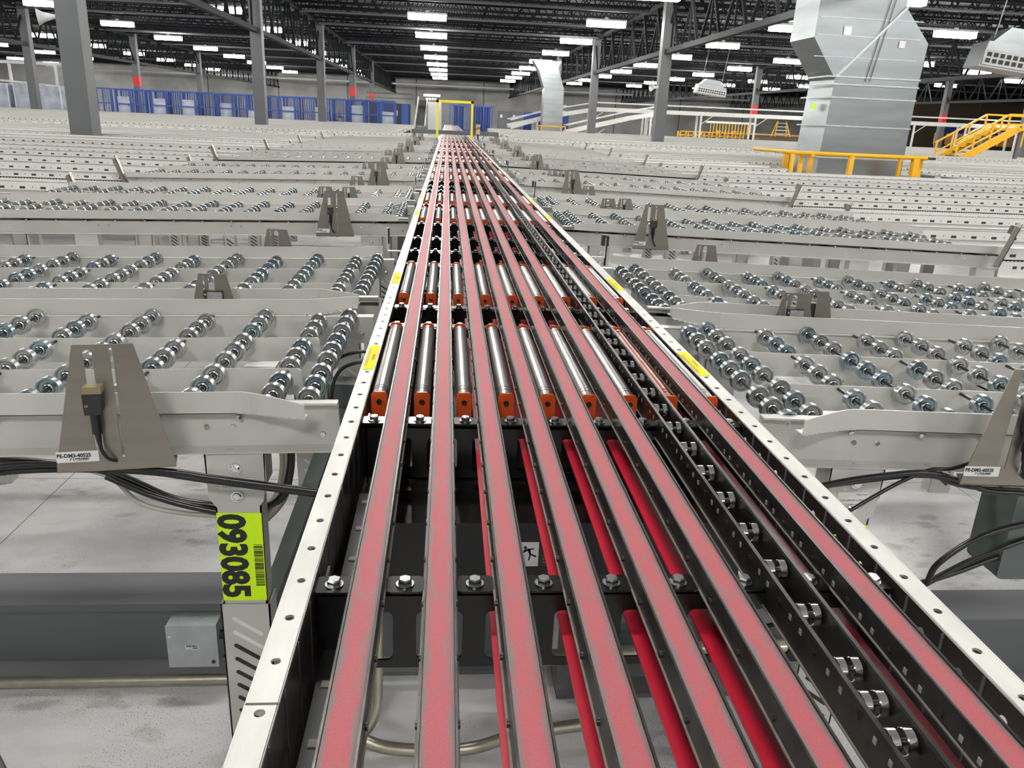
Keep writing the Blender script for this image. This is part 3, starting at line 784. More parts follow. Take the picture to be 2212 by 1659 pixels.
# ================================================================ SENSOR BRACKETS
def plate_mesh(wb=.176, wt=.086, h=.200, big=True):
    b = MB()
    outer = [(-wb/2, 0), (wb/2, 0), (wt/2+.001, h), (-wt/2, h)]
    h1 = rrect(-.029, -.016, .018, h-.008, .006, 4); h2 = rrect(.009, .0135, .010, h-.006, .002, 2)
    b.poly([outer, h1, h2], lambda a, c, t: (a, t, c), .002)
    b.poly([[(-wb/2, 0), (wb/2, 0), (wb/2-.004, .045), (-wb/2+.02, .045)]], lambda a, c, t: (a, c, -.012+t), .002)
    b.poly([[(-wb/2-.001, -.012), (wb/2+.001, -.012), (wb/2, 0), (-wb/2, 0)]], lambda a, c, t: (a, t, c), .002)
    return b.mesh('bracket_plate', ['stainless'])
PLATE = plate_mesh(); PLATE_S = plate_mesh(.125, .07, .125)
def small_plate():
    b = MB(); outer = [(-.0625, 0), (.0625, 0), (.034, .115), (-.036, .115)]
    b.poly([outer, rrect(-.012, .003, .02, .110, .007, 4), rrect(-.026, -.0225, .03, .112, .0015, 2)], lambda a, c, t: (a, t, c), .002)
    return b.mesh('bracket_plate', ['stainless'])
PLATE_S = small_plate()
b = MB(); b.box(-.013, .013, -.022, -.001, .098, .126); b.poly([[(-.013, .098), (.013, .098), (.009, .092), (-.012, .092)]], lambda a, c, t: (a, -.022+t, c), .02)
b.box(-.012, .0145, -.020, .0, .126, .137, 1)
for i, s_ in enumerate(('', '', 'CE')):
    if s_: b.text(s_, .0042, lambda a, c, t, i=i: (-.011+a, -.0224, .119-i*.0065+c), 2)
EYE = b.mesh('photo_eye', ['blackmatte', 'cream', 'whitelabel'])
b = MB(); b.cyl((0, -.011, .098), (0, -.011, .058), .0075, 14); b.cyl((0, -.011, .058), (.001, -.011, .040), .0055, 12, r2=.0035)
b.tube([(.001, -.011, .042), (.003, -.012, .028), (.010, -.010, .014), (.018, -.002, .006), (.022, .02, -.004), (.03, .05, -.02)], .003, 8); CORD = b.mesh('sensor_cord', ['rubber'])
b = MB(); b.box(-.024, .024, -.007, -.001, .018, .072, 1); b.box(-.015, .023, -.009, -.007, .021, .069, 0)
for z in (.028, .062): b.cyl((-.0195, -.007, z), (-.0195, -.0085, z), .0028, 8, 2)
REFL = b.mesh('reflector', ['reflect', 'blackmatte', 'bolt'])
b = MB(); b.box(-.010, .010, .004, .012, .035, .08, 0); DARK = b.mesh('sensor_block', ['blackmatte'])
b = MB(); b.poly([[(0, 0), (.066, 0), (.066, .0185), (0, .0185)]], lambda a, c, t: (a, -t, c), .0007); LPLATE = b
def id_label(txt, parent):
    b = MB(); b.box(-.087, -.025, -.0012, -.0003, .006, .0245)
    if txt.strip(): b.text(txt, .0088, lambda a, c, t: (-.086+a, -.0016, .0148+c), 1, bold=.00035, sx=.92)
    b.text('PYRAMID', .0050, lambda a, c, t: (-.060+a, -.0016, .0098+c), 1, bold=.0002); b.text('CONTROLS, INC.', .0022, lambda a, c, t: (-.059+a, -.0016, .0078+c), 1)
    b.poly([[(-.068, .0078), (-.0665, .0134), (-.064, .0134), (-.0655, .0118)]], lambda a, c, t: (a, -.0016, c), 0, 1); b.poly([[(-.0635, .0134), (-.0625, .0134), (-.0608, .0078), (-.0618, .0078)]], lambda a, c, t: (a, -.0016, c), 0, 1)
    b.build('id_label', ['whitelabel', 'ink'], parent)
names = {(-1, 0): 'PE-DM3-40525', (1, 0): 'PE-DM2-40535', (-1, 1): 'PE-DM3', (1, 1): 'PE-DM2'}
for n in range(7):
    for s in (-1, 1):
        side = 'left' if s < 0 else 'right'; xb = -.525 if s < 0 else .982
        t = thing('sensor_bracket', 'tall stainless bracket with black photo eye, %s side, %s from the camera' % (side, ORD[n]), 'sensor bracket', (xb, row_y(n, 0, s)-.088, 1.094), 'photo-eye brackets', (0, 0, .16 if s < 0 else -.04))
        obj('bracket_plate', PLATE, t); e = obj('photo_eye', EYE, t, (-.0195 if s < 0 else .004, 0, 0)); obj('sensor_cord', CORD, e)
        if n < 2: id_label(names[(s, n)], t)
        # smaller pair in the gap between the two lanes
        xs = ((-.600, 'R', .772), (-.665, 'D', .80)) if s < 0 else ((.948, 'R', .770), (1.018, 'D', .80))
        if n: xs = ((-.69, 'R', .772), (-.56, 'D', .80)) if s < 0 else ((.935, 'R', .770), (1.04, 'D', .80))
        for q, (x, kd, dy) in enumerate(xs):
            if n == 0 and s < 0 and kd == 'D': continue
            t = thing('sensor_bracket', 'small stainless bracket with %s, %s side, %s lane gap' % ('reflector' if kd == 'R' else 'dark sensor', side, ORD[n]), 'sensor bracket',
                      (x, row_y(n, 0, s)+dy, 1.152-(.03 if True else 0)), 'reflector brackets')
            obj('bracket_plate', PLATE_S, t); obj('reflector' if kd == 'R' else 'sensor_block', REFL if kd == 'R' else DARK, t)
        x = -.60 if s < 0 else .96
        t = thing('sensor_bracket', 'small stainless bracket with round sensor behind the %s-side lane pair, %s from camera' % (side, ORD[n]), 'sensor bracket', (x, row_y(n, 1, s)+.745, 1.125), 'reflector brackets')
        obj('bracket_plate', PLATE_S, t); b = MB(); b.cyl((0, -.006, .045), (0, .004, .045), .010, 14); b.box(-.006, .006, -.006, 0, .0, .045); b.build('round_sensor', 'blackmatte', t)
        # leaning brackets at the lane ends
        if n >= 1:
            xe = -2.43 if s < 0 else 2.80
            for j in (0, 1):
                t = thing('sensor_bracket', 'narrow leaning bracket at the %s lane end, %s row from the camera' % (side, ORD[2*n+j]), 'sensor bracket', (xe, row_y(n, j, s)-.045+.805*j, 1.08 if j == 0 else 1.10), 'leaning lane-end brackets', (0, s*.32 if j == 0 else s*.3, 0))
                b = MB(); h_ = .19 if j == 0 else .10
                b.box(-.002, .002, -.02, .02, -.04, h_); b.box(-.03, .002, -.02, -.018, -.04, h_-.02); b.build('bracket_plate', 'stainless', t)
                b = MB(); b.box(-.03, -.002, -.016, .016, h_-.06, h_-.02); b.build('sensor_block', 'blackmatte', t)
# bracket at the lower left corner, on the lane behind the camera
t = thing('sensor_bracket', 'brown-reflecting stainless bracket cut off by the lower left corner', 'sensor bracket', (-.440, .556, 1.058), 'photo-eye brackets', (0, 0, 0))
obj('bracket_plate', PLATE, t)
b = MB(); b.box(-.02, .02, -.25, .0, -.012, -.006); b.build('mounting_arm', 'stainless', t)
# photo eyes clamped to the sorter flange
for n in range(6):
    for s in (-1, 1):
        x = CX+s*.353; y = 2.92+PER*n
        t = thing('flange_sensor', 'small sensor on a white arm fixed to the %s sorter flange, %s from the camera' % ('left' if s < 0 else 'right', ORD[n]), 'sensor', (x, y, 1.17), 'sensors on the sorter flanges')
        b = MB(); b.box(min(0, s*.05), max(0, s*.05), -.008, .008, 0, .003); b.box(s*.05-.0015, s*.05+.0015, -.010, .010, 0, .085 if s < 0 else .075); b.build('arm', 'flange', t)
        b = MB()
        if s < 0: b.box(s*.05+.002, s*.05+.008, -.010, .010, .028, .085)
        else: b.box(s*.05-.014, s*.05-.002, -.012, .012, .045, .085); b.box(s*.05+.002, s*.05+.012, -.012, .012, .045, .082); b.cyl((s*.05+.006, 0, .045), (s*.05+.004, 0, -.03), .004, 8)
        b.build('photo_eye', 'blackmatte', t)

# ================================================================ UNDER AND BESIDE THE SORTER
t = thing('floor_beam', 'grey steel beam lying across the floor at lower left under the first lane', 'beam', (0, 1.75, FLOOR))
b = MB(); b.box(-6, .28, 0, .145, .20, .212); b.box(-6, .28, .012, .018, .04, .20); b.box(-6, .28, -.02, .145, .0, .012); b.box(-6, .28, 0, .006, .19, .2)
b.build('beam_section', 'steelgrey', t)
t = thing('floor_beam', 'grey steel beam lying across the floor at lower right under the first lane', 'beam', (0, 1.65, FLOOR))
b = MB(); b.box(.30, 6, 0, .135, .20, .212); b.box(.30, 6, .012, .018, .04, .20); b.box(.30, 6, -.02, .135, .0, .012); b.box(.30, 6, 0, .006, .19, .2)
b.build('beam_section', 'steelgrey', t)
t = thing('junction_box', 'square zinc junction box on the beam beside the yellow-labelled post', 'electrical box', (-.612, 1.762, .372))
b = MB(); b.box(-.060, .060, -.060, 0, -.060, .060); b.build('box_body', 'boxgrey', t)
b = MB(); b.box(-.061, .061, -.0625, -.060, -.061, .061)
for x in (-.032, 0, .032):
    b.lathe((x, -.030, .0601), (0, 0, 1), [(0, .0105), (.0006, .0105), (.0006, .0085), (0, .0085)], 18)
b.build('cover', 'boxgrey', t)
b = MB(); b.cyl((-.052, -.0625, .03), (-.052, -.065, .03), .004, 8); b.cyl((.048, -.0625, -.045), (.048, -.065, -.045), .005, 8, 1); b.cyl((.060, -.03, .012), (.078, -.03, .012), .012, 10, 1); b.build('cover_screw', ['bolt', 'blackmatte'], t)
b = MB(); b.box(-.018, .016, -.0632, -.0626, -.008, .006); x = -.015
random.seed(5)
while x < .012: w = random.choice((.0006, .001, .0014)); b.box(x, x+w, -.0635, -.0631, -.001, .005, 1); x += w+random.choice((.0006, .001))
b.box(.0, .013, -.0635, -.0631, -.0055, -.003, 1); b.build('box_label', ['whitelabel', 'ink'], t)
def tube_thing(name, label, cat, paths, mk, r, group=None):
    b = MB()
    for p in paths: b.tube(p, r, 10)
    return tag(b.build(name, mk), label, cat, group)
tube_thing('conduit', 'straight metal conduit along the floor beam at lower left', 'pipe', [[(-4, 1.70, .272), (-1, 1.70, .272), (-.30, 1.70, .275)]], 'galvpipe', .0155)
tube_thing('conduit', 'metal conduit bowing under the belts at the bottom', 'pipe', [[(-.32, 1.45, .35), (-.22, 1.45, .33), (-.13, 1.45, .283), (-.03, 1.45, .268), (.08, 1.45, .272), (.2, 1.45, .31), (.45, 1.47, .33)]], 'galvpipe', .0145)
tube_thing('conduit', 'elbowed metal conduit dropping beneath the first belts', 'pipe', [[(-.145, 1.62, .60), (-.145, 1.55, .40), (-.147, 1.52, .33), (-.165, 1.50, .29), (-.20, 1.48, .28), (-.29, 1.46, .28)]], 'galvpipe', .0145)
tube_thing('conduit', 'thick conduit elbow at the bottom beside the left sorter frame', 'pipe', [[(-.275, 1.28, .26), (-.272, 1.28, .36), (-.258, 1.29, .43), (-.225, 1.31, .455), (-.15, 1.34, .46)]], 'galvpipe', .018)
tube_thing('conduit', 'grey conduit lying under the bearing track at right', 'pipe', [[(.25, 1.6, .40), (.6, 1.6, .42), (.9, 1.62, .41)]], 'galvpipe', .02)
tube_thing('cable', 'black cable bundle passing before the yellow-labelled post', 'cable', [[(-1.6, 1.27, 1.05), (-.9, 1.235, 1.062), (-.676, 1.235, 1.08), (-.538, 1.235, 1.075), (-.442, 1.235, 1.068), (-.39, 1.235, 1.059), (-.308, 1.235, 1.047), (-.208, 1.235, 1.033)],
    [(-1.6, 1.27, 1.038), (-.9, 1.24, 1.052), (-.66, 1.24, 1.068), (-.5, 1.24, 1.066), (-.39, 1.24, 1.050), (-.208, 1.24, 1.024)]], 'rubber', .0052)
tube_thing('cable', 'black cable sagging behind the yellow-labelled post and looping up', 'cable', [[(-.611, 1.36, 1.0), (-.533, 1.36, .961), (-.452, 1.36, .935), (-.377, 1.36, .925), (-.307, 1.36, .953), (-.283, 1.36, 1.01), (-.275, 1.36, 1.09)],
    [(-.60, 1.38, .994), (-.532, 1.38, .956), (-.457, 1.38, .930), (-.40, 1.38, .918), (-.31, 1.38, .94), (-.285, 1.38, 1.0), (-.278, 1.38, 1.09)], [(-.86, 1.33, 1.05), (-.70, 1.35, 1.03), (-.60, 1.37, 1.0), (-.5, 1.37, .95), (-.42, 1.37, .935)]], 'rubber', .0065)
tube_thing('cable', 'thin pale grey cable hanging under the left bracket', 'cable', [[(-.9, 1.35, 1.01), (-.75, 1.36, 1.03), (-.619, 1.37, .998), (-.563, 1.37, .942), (-.49, 1.37, .92), (-.40, 1.37, .912)]], 'cable_w', .0045)
tube_thing('hose', 'thick smoky hose curving down between post and sorter frame', 'hose', [[(-.30, 1.42, 1.06), (-.30, 1.42, .99), (-.315, 1.41, .93), (-.36, 1.40, .88)]], 'galvpipe', .014)
tube_thing('cable', 'two black cables arcing into the left sorter frame', 'cable', [[(-.262, 1.75, 1.0), (-.254, 1.75, 1.051), (-.237, 1.75, 1.085), (-.205, 1.75, 1.102), (-.16, 1.75, 1.11)], [(-.272, 1.8, 1.0), (-.265, 1.8, 1.068), (-.248, 1.8, 1.097), (-.21, 1.8, 1.113), (-.16, 1.8, 1.119)]], 'rubber', .0042)
tube_thing('cable', 'black cable bundle behind the right photo-eye bracket', 'cable', [[(.56, 1.2, 1.05), (.65, 1.2, 1.063), (.723, 1.2, 1.078), (.813, 1.2, 1.090), (.86, 1.2, 1.090), (.928, 1.2, 1.074), (1.041, 1.2, 1.052), (1.6, 1.2, 1.06)],
    [(.56, 1.21, 1.040), (.72, 1.21, 1.068), (.86, 1.21, 1.082), (1.0, 1.21, 1.056), (1.6, 1.21, 1.05)]], 'rubber', .0055)
tube_thing('cable', 'thin black cable crossing up to the right bracket', 'cable', [[(.70, 1.2, 1.0), (.762, 1.2, 1.045), (.808, 1.2, 1.075), (.855, 1.2, 1.097), (.896, 1.2, 1.100), (.945, 1.2, 1.118)]], 'rubber', .0035)
t = thing('motor_box', 'green-grey motor housing hanging at the right edge below the lane', 'motor', (1.22, 1.37, 0))
b = MB(); b.poly([rrect(-.075, .12, .79, 1.03, .012, 4)], lambda a, c, t: (a, t-.04, c), .10); b.build('housing', 'motor', t)
b = MB(); b.cyl((.03, -.03, .82), (.03, .02, .82), .04, 20); b.build('end_bell', 'motor', t)
b = MB(); b.box(0, .03, 0, .03, 1.03, 1.07); b.build('hanger', 'motor', t)
tube_thing('cable', 'bundle of black cables looping from the motor box to a tie at the right', 'cable', [[(.975, 1.3, .80), (.987, 1.3, .845), (1.047, 1.3, .898), (1.12, 1.31, .92), (1.2, 1.32, .93)],
    [(.975, 1.31, .79), (1.056, 1.32, .832), (1.127, 1.32, .868), (1.20, 1.33, .889)], [(.97, 1.32, .785), (1.06, 1.33, .81), (1.14, 1.34, .835), (1.20, 1.34, .85)], [(.985, 1.31, .80), (.93, 1.33, .765), (.80, 1.36, .70), (.62, 1.4, .6)]], 'rubber', .0062)

# yellow-orange rod between second and third lanes at left
b = MB(); b.cyl((-3.12, 3.30, FLOOR), (-.56, 3.40, 1.02), .011, 12)
tag(b.build('marker_rod', 'orangeflag'), 'orange rod leaning behind the second left lane', 'rod')

# ================================================================ DUCTS
t = thing('air_duct', 'large galvanised sheet-metal duct dropping from the roof at right', 'duct', (0, 0, 0))
yf, yb = 12.6, 13.5
low = [(5.84, FLOOR), (7.30, FLOOR), (7.30, 2.44), (5.98, 2.44)]; low = [(5.84, FLOOR), (7.30, FLOOR), (7.31, 2.44), (5.95, 2.44)]
b = MB(); b.poly([low], lambda a, c, t: (a, yf+t, c), yb-yf); b.build('lower_trunk', 'galv', t)
mid = [(5.95, 2.44), (7.31, 2.44), (7.34, 3.01), (6.89, 3.50), (6.89, 6.1), (5.50, 6.1), (5.53, 3.50), (5.52, 3.02)]
b = MB(); b.poly([mid], lambda a, c, t: (a, yf+t, c), yb-yf); b.build('offset_elbow', 'galv', t)
b = MB()
for z in (.75, 1.27, 1.75, 2.17, 2.36, 2.47):
    w = .02 if z < 2.3 else .035
    w *= .6; b.box(5.84, 7.32, yf-w, yf, z, z+.022); b.box(5.845-w*.5, 5.86, yf-.005, yb, z, z+.022)
for z in (2.75, 3.05, 3.3): b.box(5.56, 7.2, yf-.008, yf, z, z+.012)
b.bar((5.95, yf-.015, 2.47), (6.9, yf-.015, 3.5), .03, .035)
b.build('seam_angle', 'boxgrey', t)
for (x, z, s_) in ((6.02, 3.13, .06), (6.92, 2.98, .05)):
    b = MB(); b.box(x-s_, x+s_, yf-.014, yf-.010, z-s_, z+s_); b.build('paper_tag', ['whitelabel', 'ink'], t)
b = MB(); b.box(5.84, 5.845, 12.9, 13.06, 1.98, 2.10); b.build('lime_tag', 'lime', t)
b = MB()
for x in (6.55, 6.62): b.bar((x+.25, yf-.02, 4.6), (x-.12, yf-.02, 2.42), .008, .008)
b.build('hanger_rod', 'darksteel', t)
# low yellow guard rail round the duct
t = thing('guard_railing', 'low yellow pipe railing around the foot of the big duct', 'railing', (0, 0, 0))
yr = 11.95
b = MB(); b.tube([(5.15, yr+.3, 1.345), (5.2, yr, 1.345), (7.30, yr, 1.345)], .032, 10, sub=0); b.tube([(5.45, yr-.1, 1.335), (5.3, yr+1.9, 1.335)], .028, 10, sub=0); b.build('top_rail', 'yellow', t)
for x, dy, w in ((5.18, 0, .05), (5.36, .1, .06), (5.56, .2, .06), (6.10, 0, .07), (7.05, .3, .045), (7.12, 0, .09), (7.26, .1, .06), (5.75, 1.6, .06), (5.95, 1.9, .05)):
    b = MB(); b.box(x-w/2, x+w/2, yr+dy-w/2, yr+dy+w/2, FLOOR, 1.33); b.build('rail_post', 'yellow', t)
b = MB(); b.box(7.29, 7.42, yr-.03, yr+.03, 1.325, 1.36); b.build('end_cap', 'darksteel', t)
# distant duct
t = thing('air_duct', 'smaller distant galvanised duct right of the belts', 'duct', (0, 45, 0))
b = MB(); b.poly([[(5.15, FLOOR), (6.27, FLOOR), (6.23, 3.27), (5.17, 3.27)]], lambda a, c, t: (a, t, c), 1.0); b.build('lower_trunk', 'galv', t)
b = MB(); b.poly([[(5.15, 3.27), (6.23, 3.27), (5.86, 4.35), (6.02, 4.65), (4.50, 4.65), (4.85, 4.1)]], lambda a, c, t: (a, t, c), 1.0); b.build('offset_elbow', 'galv', t)
b = MB(); b.box(5.12, 6.26, -.03, 0, 3.25, 3.30); b.box(5.12, 6.28, -.03, 0, 2.35, 2.39); b.build('seam_angle', 'galv', t)
t = thing('guard_railing', 'small yellow railing at the foot of the distant duct', 'railing', (0, 44, 0))
for x in (4.8, 5.0, 6.05, 6.3):
    b = MB(); b.box(x-.03, x+.03, -.03, .03, FLOOR, 1.38); b.build('rail_post', 'yellow', t)
b = MB(); b.box(4.77, 6.33, -.03, .03, 1.33, 1.39); b.build('top_rail', 'yellow', t)

# ================================================================ BACKGROUND EQUIPMENT
def cart_mesh():
    f = MB(); w, d, h = .70, .75, 2.0
    for x in (0, w):
        for y in (0, d): f.box(x-.03, x+.03, y-.03, y+.03, .12, h)
    for z in (.15, h-.03): f.box(0, w, -.02, .02, z-.03, z+.03); f.box(0, w, d-.02, d+.02, z-.03, z+.03); f.box(-.02, .02, 0, d, z-.03, z+.03); f.box(w-.02, w+.02, 0, d, z-.03, z+.03)
    a = f.mesh('frame', ['blue'])
    f = MB()
    for k in range(1, 6): f.box(w*k/6-.012, w*k/6+.012, d-.01, d+.01, .15, h)
    for z in (.7, 1.25): f.box(0, w, -.015, .015, z, z+.05)
    c = f.mesh('cage_bars', ['blue'])
    f = MB(); f.box(0, w, 0, d, .15, .35); e = f.mesh('deck', ['blue'])
    f = MB()
    for x in (.05, w-.05):
        for y in (.05, d-.05): f.cyl((x-.02, y, .07), (x+.02, y, .07), .07, 10)
    g = f.mesh('caster', ['blackmatte'])
    return a, c, e, g
CA = cart_mesh(); rs = random.Random(11); x = -17.6; i = 0
while x < -2.9:
    y = 43.6+rs.uniform(-.3, .5)
    t = thing('roll_cart', 'blue wire roll cart in the row before the far wall, %s from the left' % ORD[i], 'cart', (x, y, FLOOR), 'blue roll carts in a row')
    for nm, me in zip(('frame', 'cage_bars', 'deck', 'caster'), CA): obj(nm, me, t)
    if i % 2 == 1:
        b = MB(); b.box(.06, .64, .06, .69, .36, rs.uniform(1.2, 1.7))
        tag(b.build('wrapped_load', 'wrap', None, (x, y, FLOOR)), 'pale wrapped load standing inside the %s blue cart' % ORD[i], 'load', 'wrapped loads in the carts')
    x += rs.choice((.76, .80, .84, .9)); i += 1
rs = random.Random(4)
for i in range(17):
    x = -17.3+i*.86; y = 45.4+rs.uniform(-.2, .3)
    t = thing('roll_cart', 'blue wire roll cart in the back row by the far wall, %s from the left' % ORD[i], 'cart', (x, y, FLOOR), 'blue roll carts in a row')
    for nm, me in zip(('frame', 'cage_bars', 'deck', 'caster'), CA): obj(nm, me, t)
for i, x in enumerate((-25.2, -24.0, -22.8, -21.5, -20.3)):
    b = MB(); b.box(0, 1.05, 0, 1.1, 0, 1.95+.07*(i % 2))
    for q in (0, 1.0): b.box(q, q+.05, -.03, 0, 0, 2.0, 1)
    tag(b.build('wrapped_pallet', ['wrap', 'whitelabel'], None, (x, 43.5, FLOOR)), 'pale plastic-wrapped pallet load at far left, %s from the edge' % ORD[i], 'pallet load', 'wrapped pallets at far left')
t = thing('steel_platform', 'white-posted steel platform with curved rail at far left', 'platform', (0, 50, 0))
for k in range(9):
    b = MB(); x = -31+k*1.25; b.box(x-.06, x+.06, -.06, .06, FLOOR, 3.45); b.build('post', 'whitelabel', t)
b = MB(); b.box(-31.2, -20.6, -.1, .1, 3.4, 3.55); b.tube([(-31, -.3, 2.55), (-26, -.3, 2.5), (-23, -.3, 2.35), (-20.5, -.3, 2.1)], .06, 6); b.tube([(-31, -.3, 2.35), (-26, -.3, 2.3), (-23, -.3, 2.15), (-20.5, -.3, 1.95)], .06, 6); b.build('rail', 'whitelabel', t)
t = thing('wire_rack', 'tall blue cage rack seen through the yellow gate', 'rack', (0, 70, 0))
b = MB()
for k in range(16): b.box(.15+k*.235, .20+k*.235+.06*(k % 3 == 0), 0, .05, FLOOR, 2.55)
b.box(.1, 3.9, -.02, .04, 2.45, 2.55); b.box(.1, 3.9, -.02, .04, FLOOR+.1, FLOOR+.3); b.build('upright', 'blue', t)
b = MB(); b.box(.5, 1.35, .3, .35, FLOOR, 2.5); b.box(1.9, 3.6, .3, .35, FLOOR, 2.45); b.build('back_panel', 'bluedark', t)
t = thing('incline_conveyor', 'steep black-belted incline left of the yellow gate', 'conveyor', (0, 60, 0))
b = MB(); b.poly([[(-2.28, .9), (-1.68, .9), (-1.56, 2.64), (-2.08, 2.64)]], lambda a, c, t: (a, (c-.9)*.8+t, c), .05); b.build('belt', 'webbelt', t)
b = MB(); b.bar((-2.36, 0, .9), (-2.14, 1.4, 2.85), .09, .12); b.bar((-1.62, 0, .9), (-1.50, 1.4, 2.75), .09, .12); b.build('side_frame', 'whitelabel', t)
b = MB(); b.box(-1.42, -.45, .2, .9, FLOOR, 2.55); b.build('cabinet', 'mesh_panel', t)
t = thing('lit_sign', 'small lit panel over the incline beside the gate', 'sign', (-1.0, 60.3, 2.95))
b = MB(); b.box(-.75, .45, 0, .08, -.06, .12); b.build('panel', 'housing', t)
b = MB()
for k in range(4): b.cyl((-.5+k*.2, -.02, -.22), (-.5+k*.2, .02, -.22), .07, 10)
b.build('bulb', 'farlamp', t)
for i, (x, w) in enumerate(((5.1, 1.25), (6.4, 1.2))):
    t = thing('electrical_cabinet', 'grey electrical cabinet against the far wall, %s of two' % ('left' if i == 0 else 'right'), 'cabinet', (x, 84, 0), 'grey cabinets by the far wall')
    b = MB(); b.box(0, w, 0, .6, FLOOR, 2.35); b.build('case', 'steelgrey', t)
    b = MB(); b.box(.2, .42, -.02, 0, 1.7, 2.0); b.build('label_plate', 'whitelabel', t)
t = thing('machine_cluster', 'dark equipment row behind the last carts, left of the incline', 'machine', (0, 58, 0))
b = MB(); b.box(-5.4, -2.6, 0, 1, FLOOR, 2.3); b.build('cabinet', 'blackmatte', t)
b = MB(); b.box(-3.2, -2.7, -.05, 0, .6, 2.3); b.build('blue_panel', 'blue', t)
b = MB(); b.box(-4.6, -4.35, -.05, 0, 1.55, 1.85); b.box(-3.7, -3.45, -.05, 0, 1.5, 1.85); b.build('notice', 'whitelabel', t)
b = MB(); b.box(-5.6, -2.4, .2, .5, 2.9, 3.0); b.box(-5.6, -2.4, .2, .5, 2.6, 2.66); b.build('top_rail', 'steelgrey', t)
# hazard stair at left, yellow
t = thing('crossover_stair', 'yellow crossover stair with black stripes before the far carts', 'stair', (-7.6, 46.5, FLOOR))
b = MB(); b.bar((0, 0, 0), (.35, 0, 1.9), .08, .08); b.bar((.35, 0, 1.9), (1.2, 0, 1.8), .08, .08); b.bar((1.2, 0, 1.8), (1.9, 0, .9), .08, .08); b.bar((1.9, 0, .9), (2.0, 0, 0), .1, .1); b.bar((.1, 0, .9), (.9, 0, 1.5), .07, .07); b.build('handrail', 'yellow', t)
b = MB()
for k in range(5): b.box(.3+k*.3, .62+k*.3, -.1, .5, .25+k*.2, .32+k*.2)
b.build('tread', 'steelgrey', t)

# raised transport conveyors on the right
def raised(label, pts, y, group):
    t = thing('raised_conveyor', label, 'conveyor', (0, y, 0), group)
    b = MB()
    for (p, q) in zip(pts, pts[1:]):
        for dy in (0, .8): b.bar((p[0], dy, p[1]), (q[0], dy, q[1]), .05, .22)
        b.bar((p[0], .4, p[1]-.02), (q[0], .4, q[1]-.02), .75, .06)
    b.build('side_channel', 'paint2', t)
    b = MB()
    for (p, q) in zip(pts, pts[1:]):
        for dy in (-.05, .85): b.bar((p[0], dy, p[1]+.38), (q[0], dy, q[1]+.38), .04, .06)
    b.build('guard_pipe', 'whitelabel', t)
    x = pts[0][0]+1.5
    while x < pts[-1][0]:
        z = pts[-1][1]
        for p, q in zip(pts, pts[1:]):
            if p[0] <= x <= q[0]: z = p[1]+(q[1]-p[1])*(x-p[0])/(q[0]-p[0])
        b = MB(); b.box(x-.05, x+.05, -.04, .04, FLOOR, z-.1); b.box(x-.05, x+.05, .78, .86, FLOOR, z-.1); b.bar((x, 0, z-.6), (x+.7, 0, z-.1), .04, .04); b.build('leg', 'whitelabel', t); x += 3.3
    return t
raised('upper raised conveyor with inclined end, crossing behind the big duct', [(3.5, 1.25), (6.9, 2.05), (8.6, 2.38), (40, 2.45)], 48, 'raised conveyors on the right')
raised('lower conveyor climbing to join the raised line behind the small duct', [(6.6, 1.05), (10.2, 1.95), (12.0, 2.3)], 46, 'raised conveyors on the right')
raised('short incline crossing in front of the raised line', [(3.6, 1.2), (6.0, 1.95), (6.7, 2.1)], 47, 'raised conveyors on the right')
t = thing('blue_bin', 'dark blue bin standing right behind the distant duct', 'bin', (5.0, 49.2, FLOOR)); b = MB(); b.box(-.5, 2.2, 0, .8, 0, 1.75); b.box(-.52, 2.22, -.02, .82, 1.7, 1.8); b.build('tub', 'blue', t)
# yellow guard frames under the raised line
t = thing('guard_railing', 'run of yellow guard frames under the raised conveyor', 'railing', (0, 52, 0))
for k in range(9):
    x = 14.9+k*.52; h_ = 1.36 if k < 5 else 1.5
    b = MB(); b.box(x-.03, x+.03, -.03, .03, FLOOR, h_); b.box(x-.06, x+.03, .5, .56, FLOOR, h_); b.build('rail_post', 'yellow', t)
b = MB(); b.box(14.87, 19.2, -.03, .03, 1.33, 1.39); b.box(14.87, 19.2, .5, .56, 1.1, 1.16); b.build('top_rail', 'yellow', t)
t = thing('strip_gate', 'row of tall yellow uprights below the raised conveyor', 'gate', (0, 51, 0))
for k in range(14):
    x = 16.5+k*.2; b = MB(); b.box(x-.02, x+.02, -.02, .02, 1.3, 1.95); b.build('upright', 'yellow', t)
b = MB(); b.box(16.2, 19.4, -.05, .15, 1.92, 2.05); b.build('header', 'paint2', t)
t = thing('timber_deck', 'amber timber platform edge behind the right-hand lanes', 'platform', (0, 50, 0))
b = MB(); b.box(19.3, 25.8, 0, 1.5, 1.33, 1.42); b.build('board_top', 'wood', t); b = MB(); b.box(19.4, 25.7, .1, 1.4, FLOOR, 1.33); b.build('board_front', 'brown', t)
t = thing('step_ladder', 'yellow step ladder standing on the timber platform', 'ladder', (19.85, 48.8, 1.30))
b = MB()
for x0, x1 in ((0, .18), (.95, .72)): b.bar((x0, 0, 0), (x1, .3, .9), .05, .05); b.bar((x0, .6, 0), (x1, .3, .9), .05, .05)
b.build('stile', 'yellow', t)
b = MB()
for k in range(4): b.box(.05+.04*k, .9-.05*k, .05+.06*k, .15+.06*k, .15+.2*k, .19+.2*k)
b.build('tread', 'whitelabel', t)
t = thing('stock_rack', 'rack with dark blue beam and amber goods left of the stairs', 'rack', (0, 60, 0))
b = MB(); b.box(37.5, 45.5, 0, .6, 2.05, 2.5); b.build('blue_beam', 'bluedark', t)
b = MB(); b.box(37.4, 45, .1, .9, 1.2, 2.0); b.build('goods', 'wood', t)
for k in range(5):
    b = MB(); b.box(37.6+k*1.9, 37.72+k*1.9, -.06, .06, FLOOR, 2.6); b.build('upright', 'blackmatte', t)

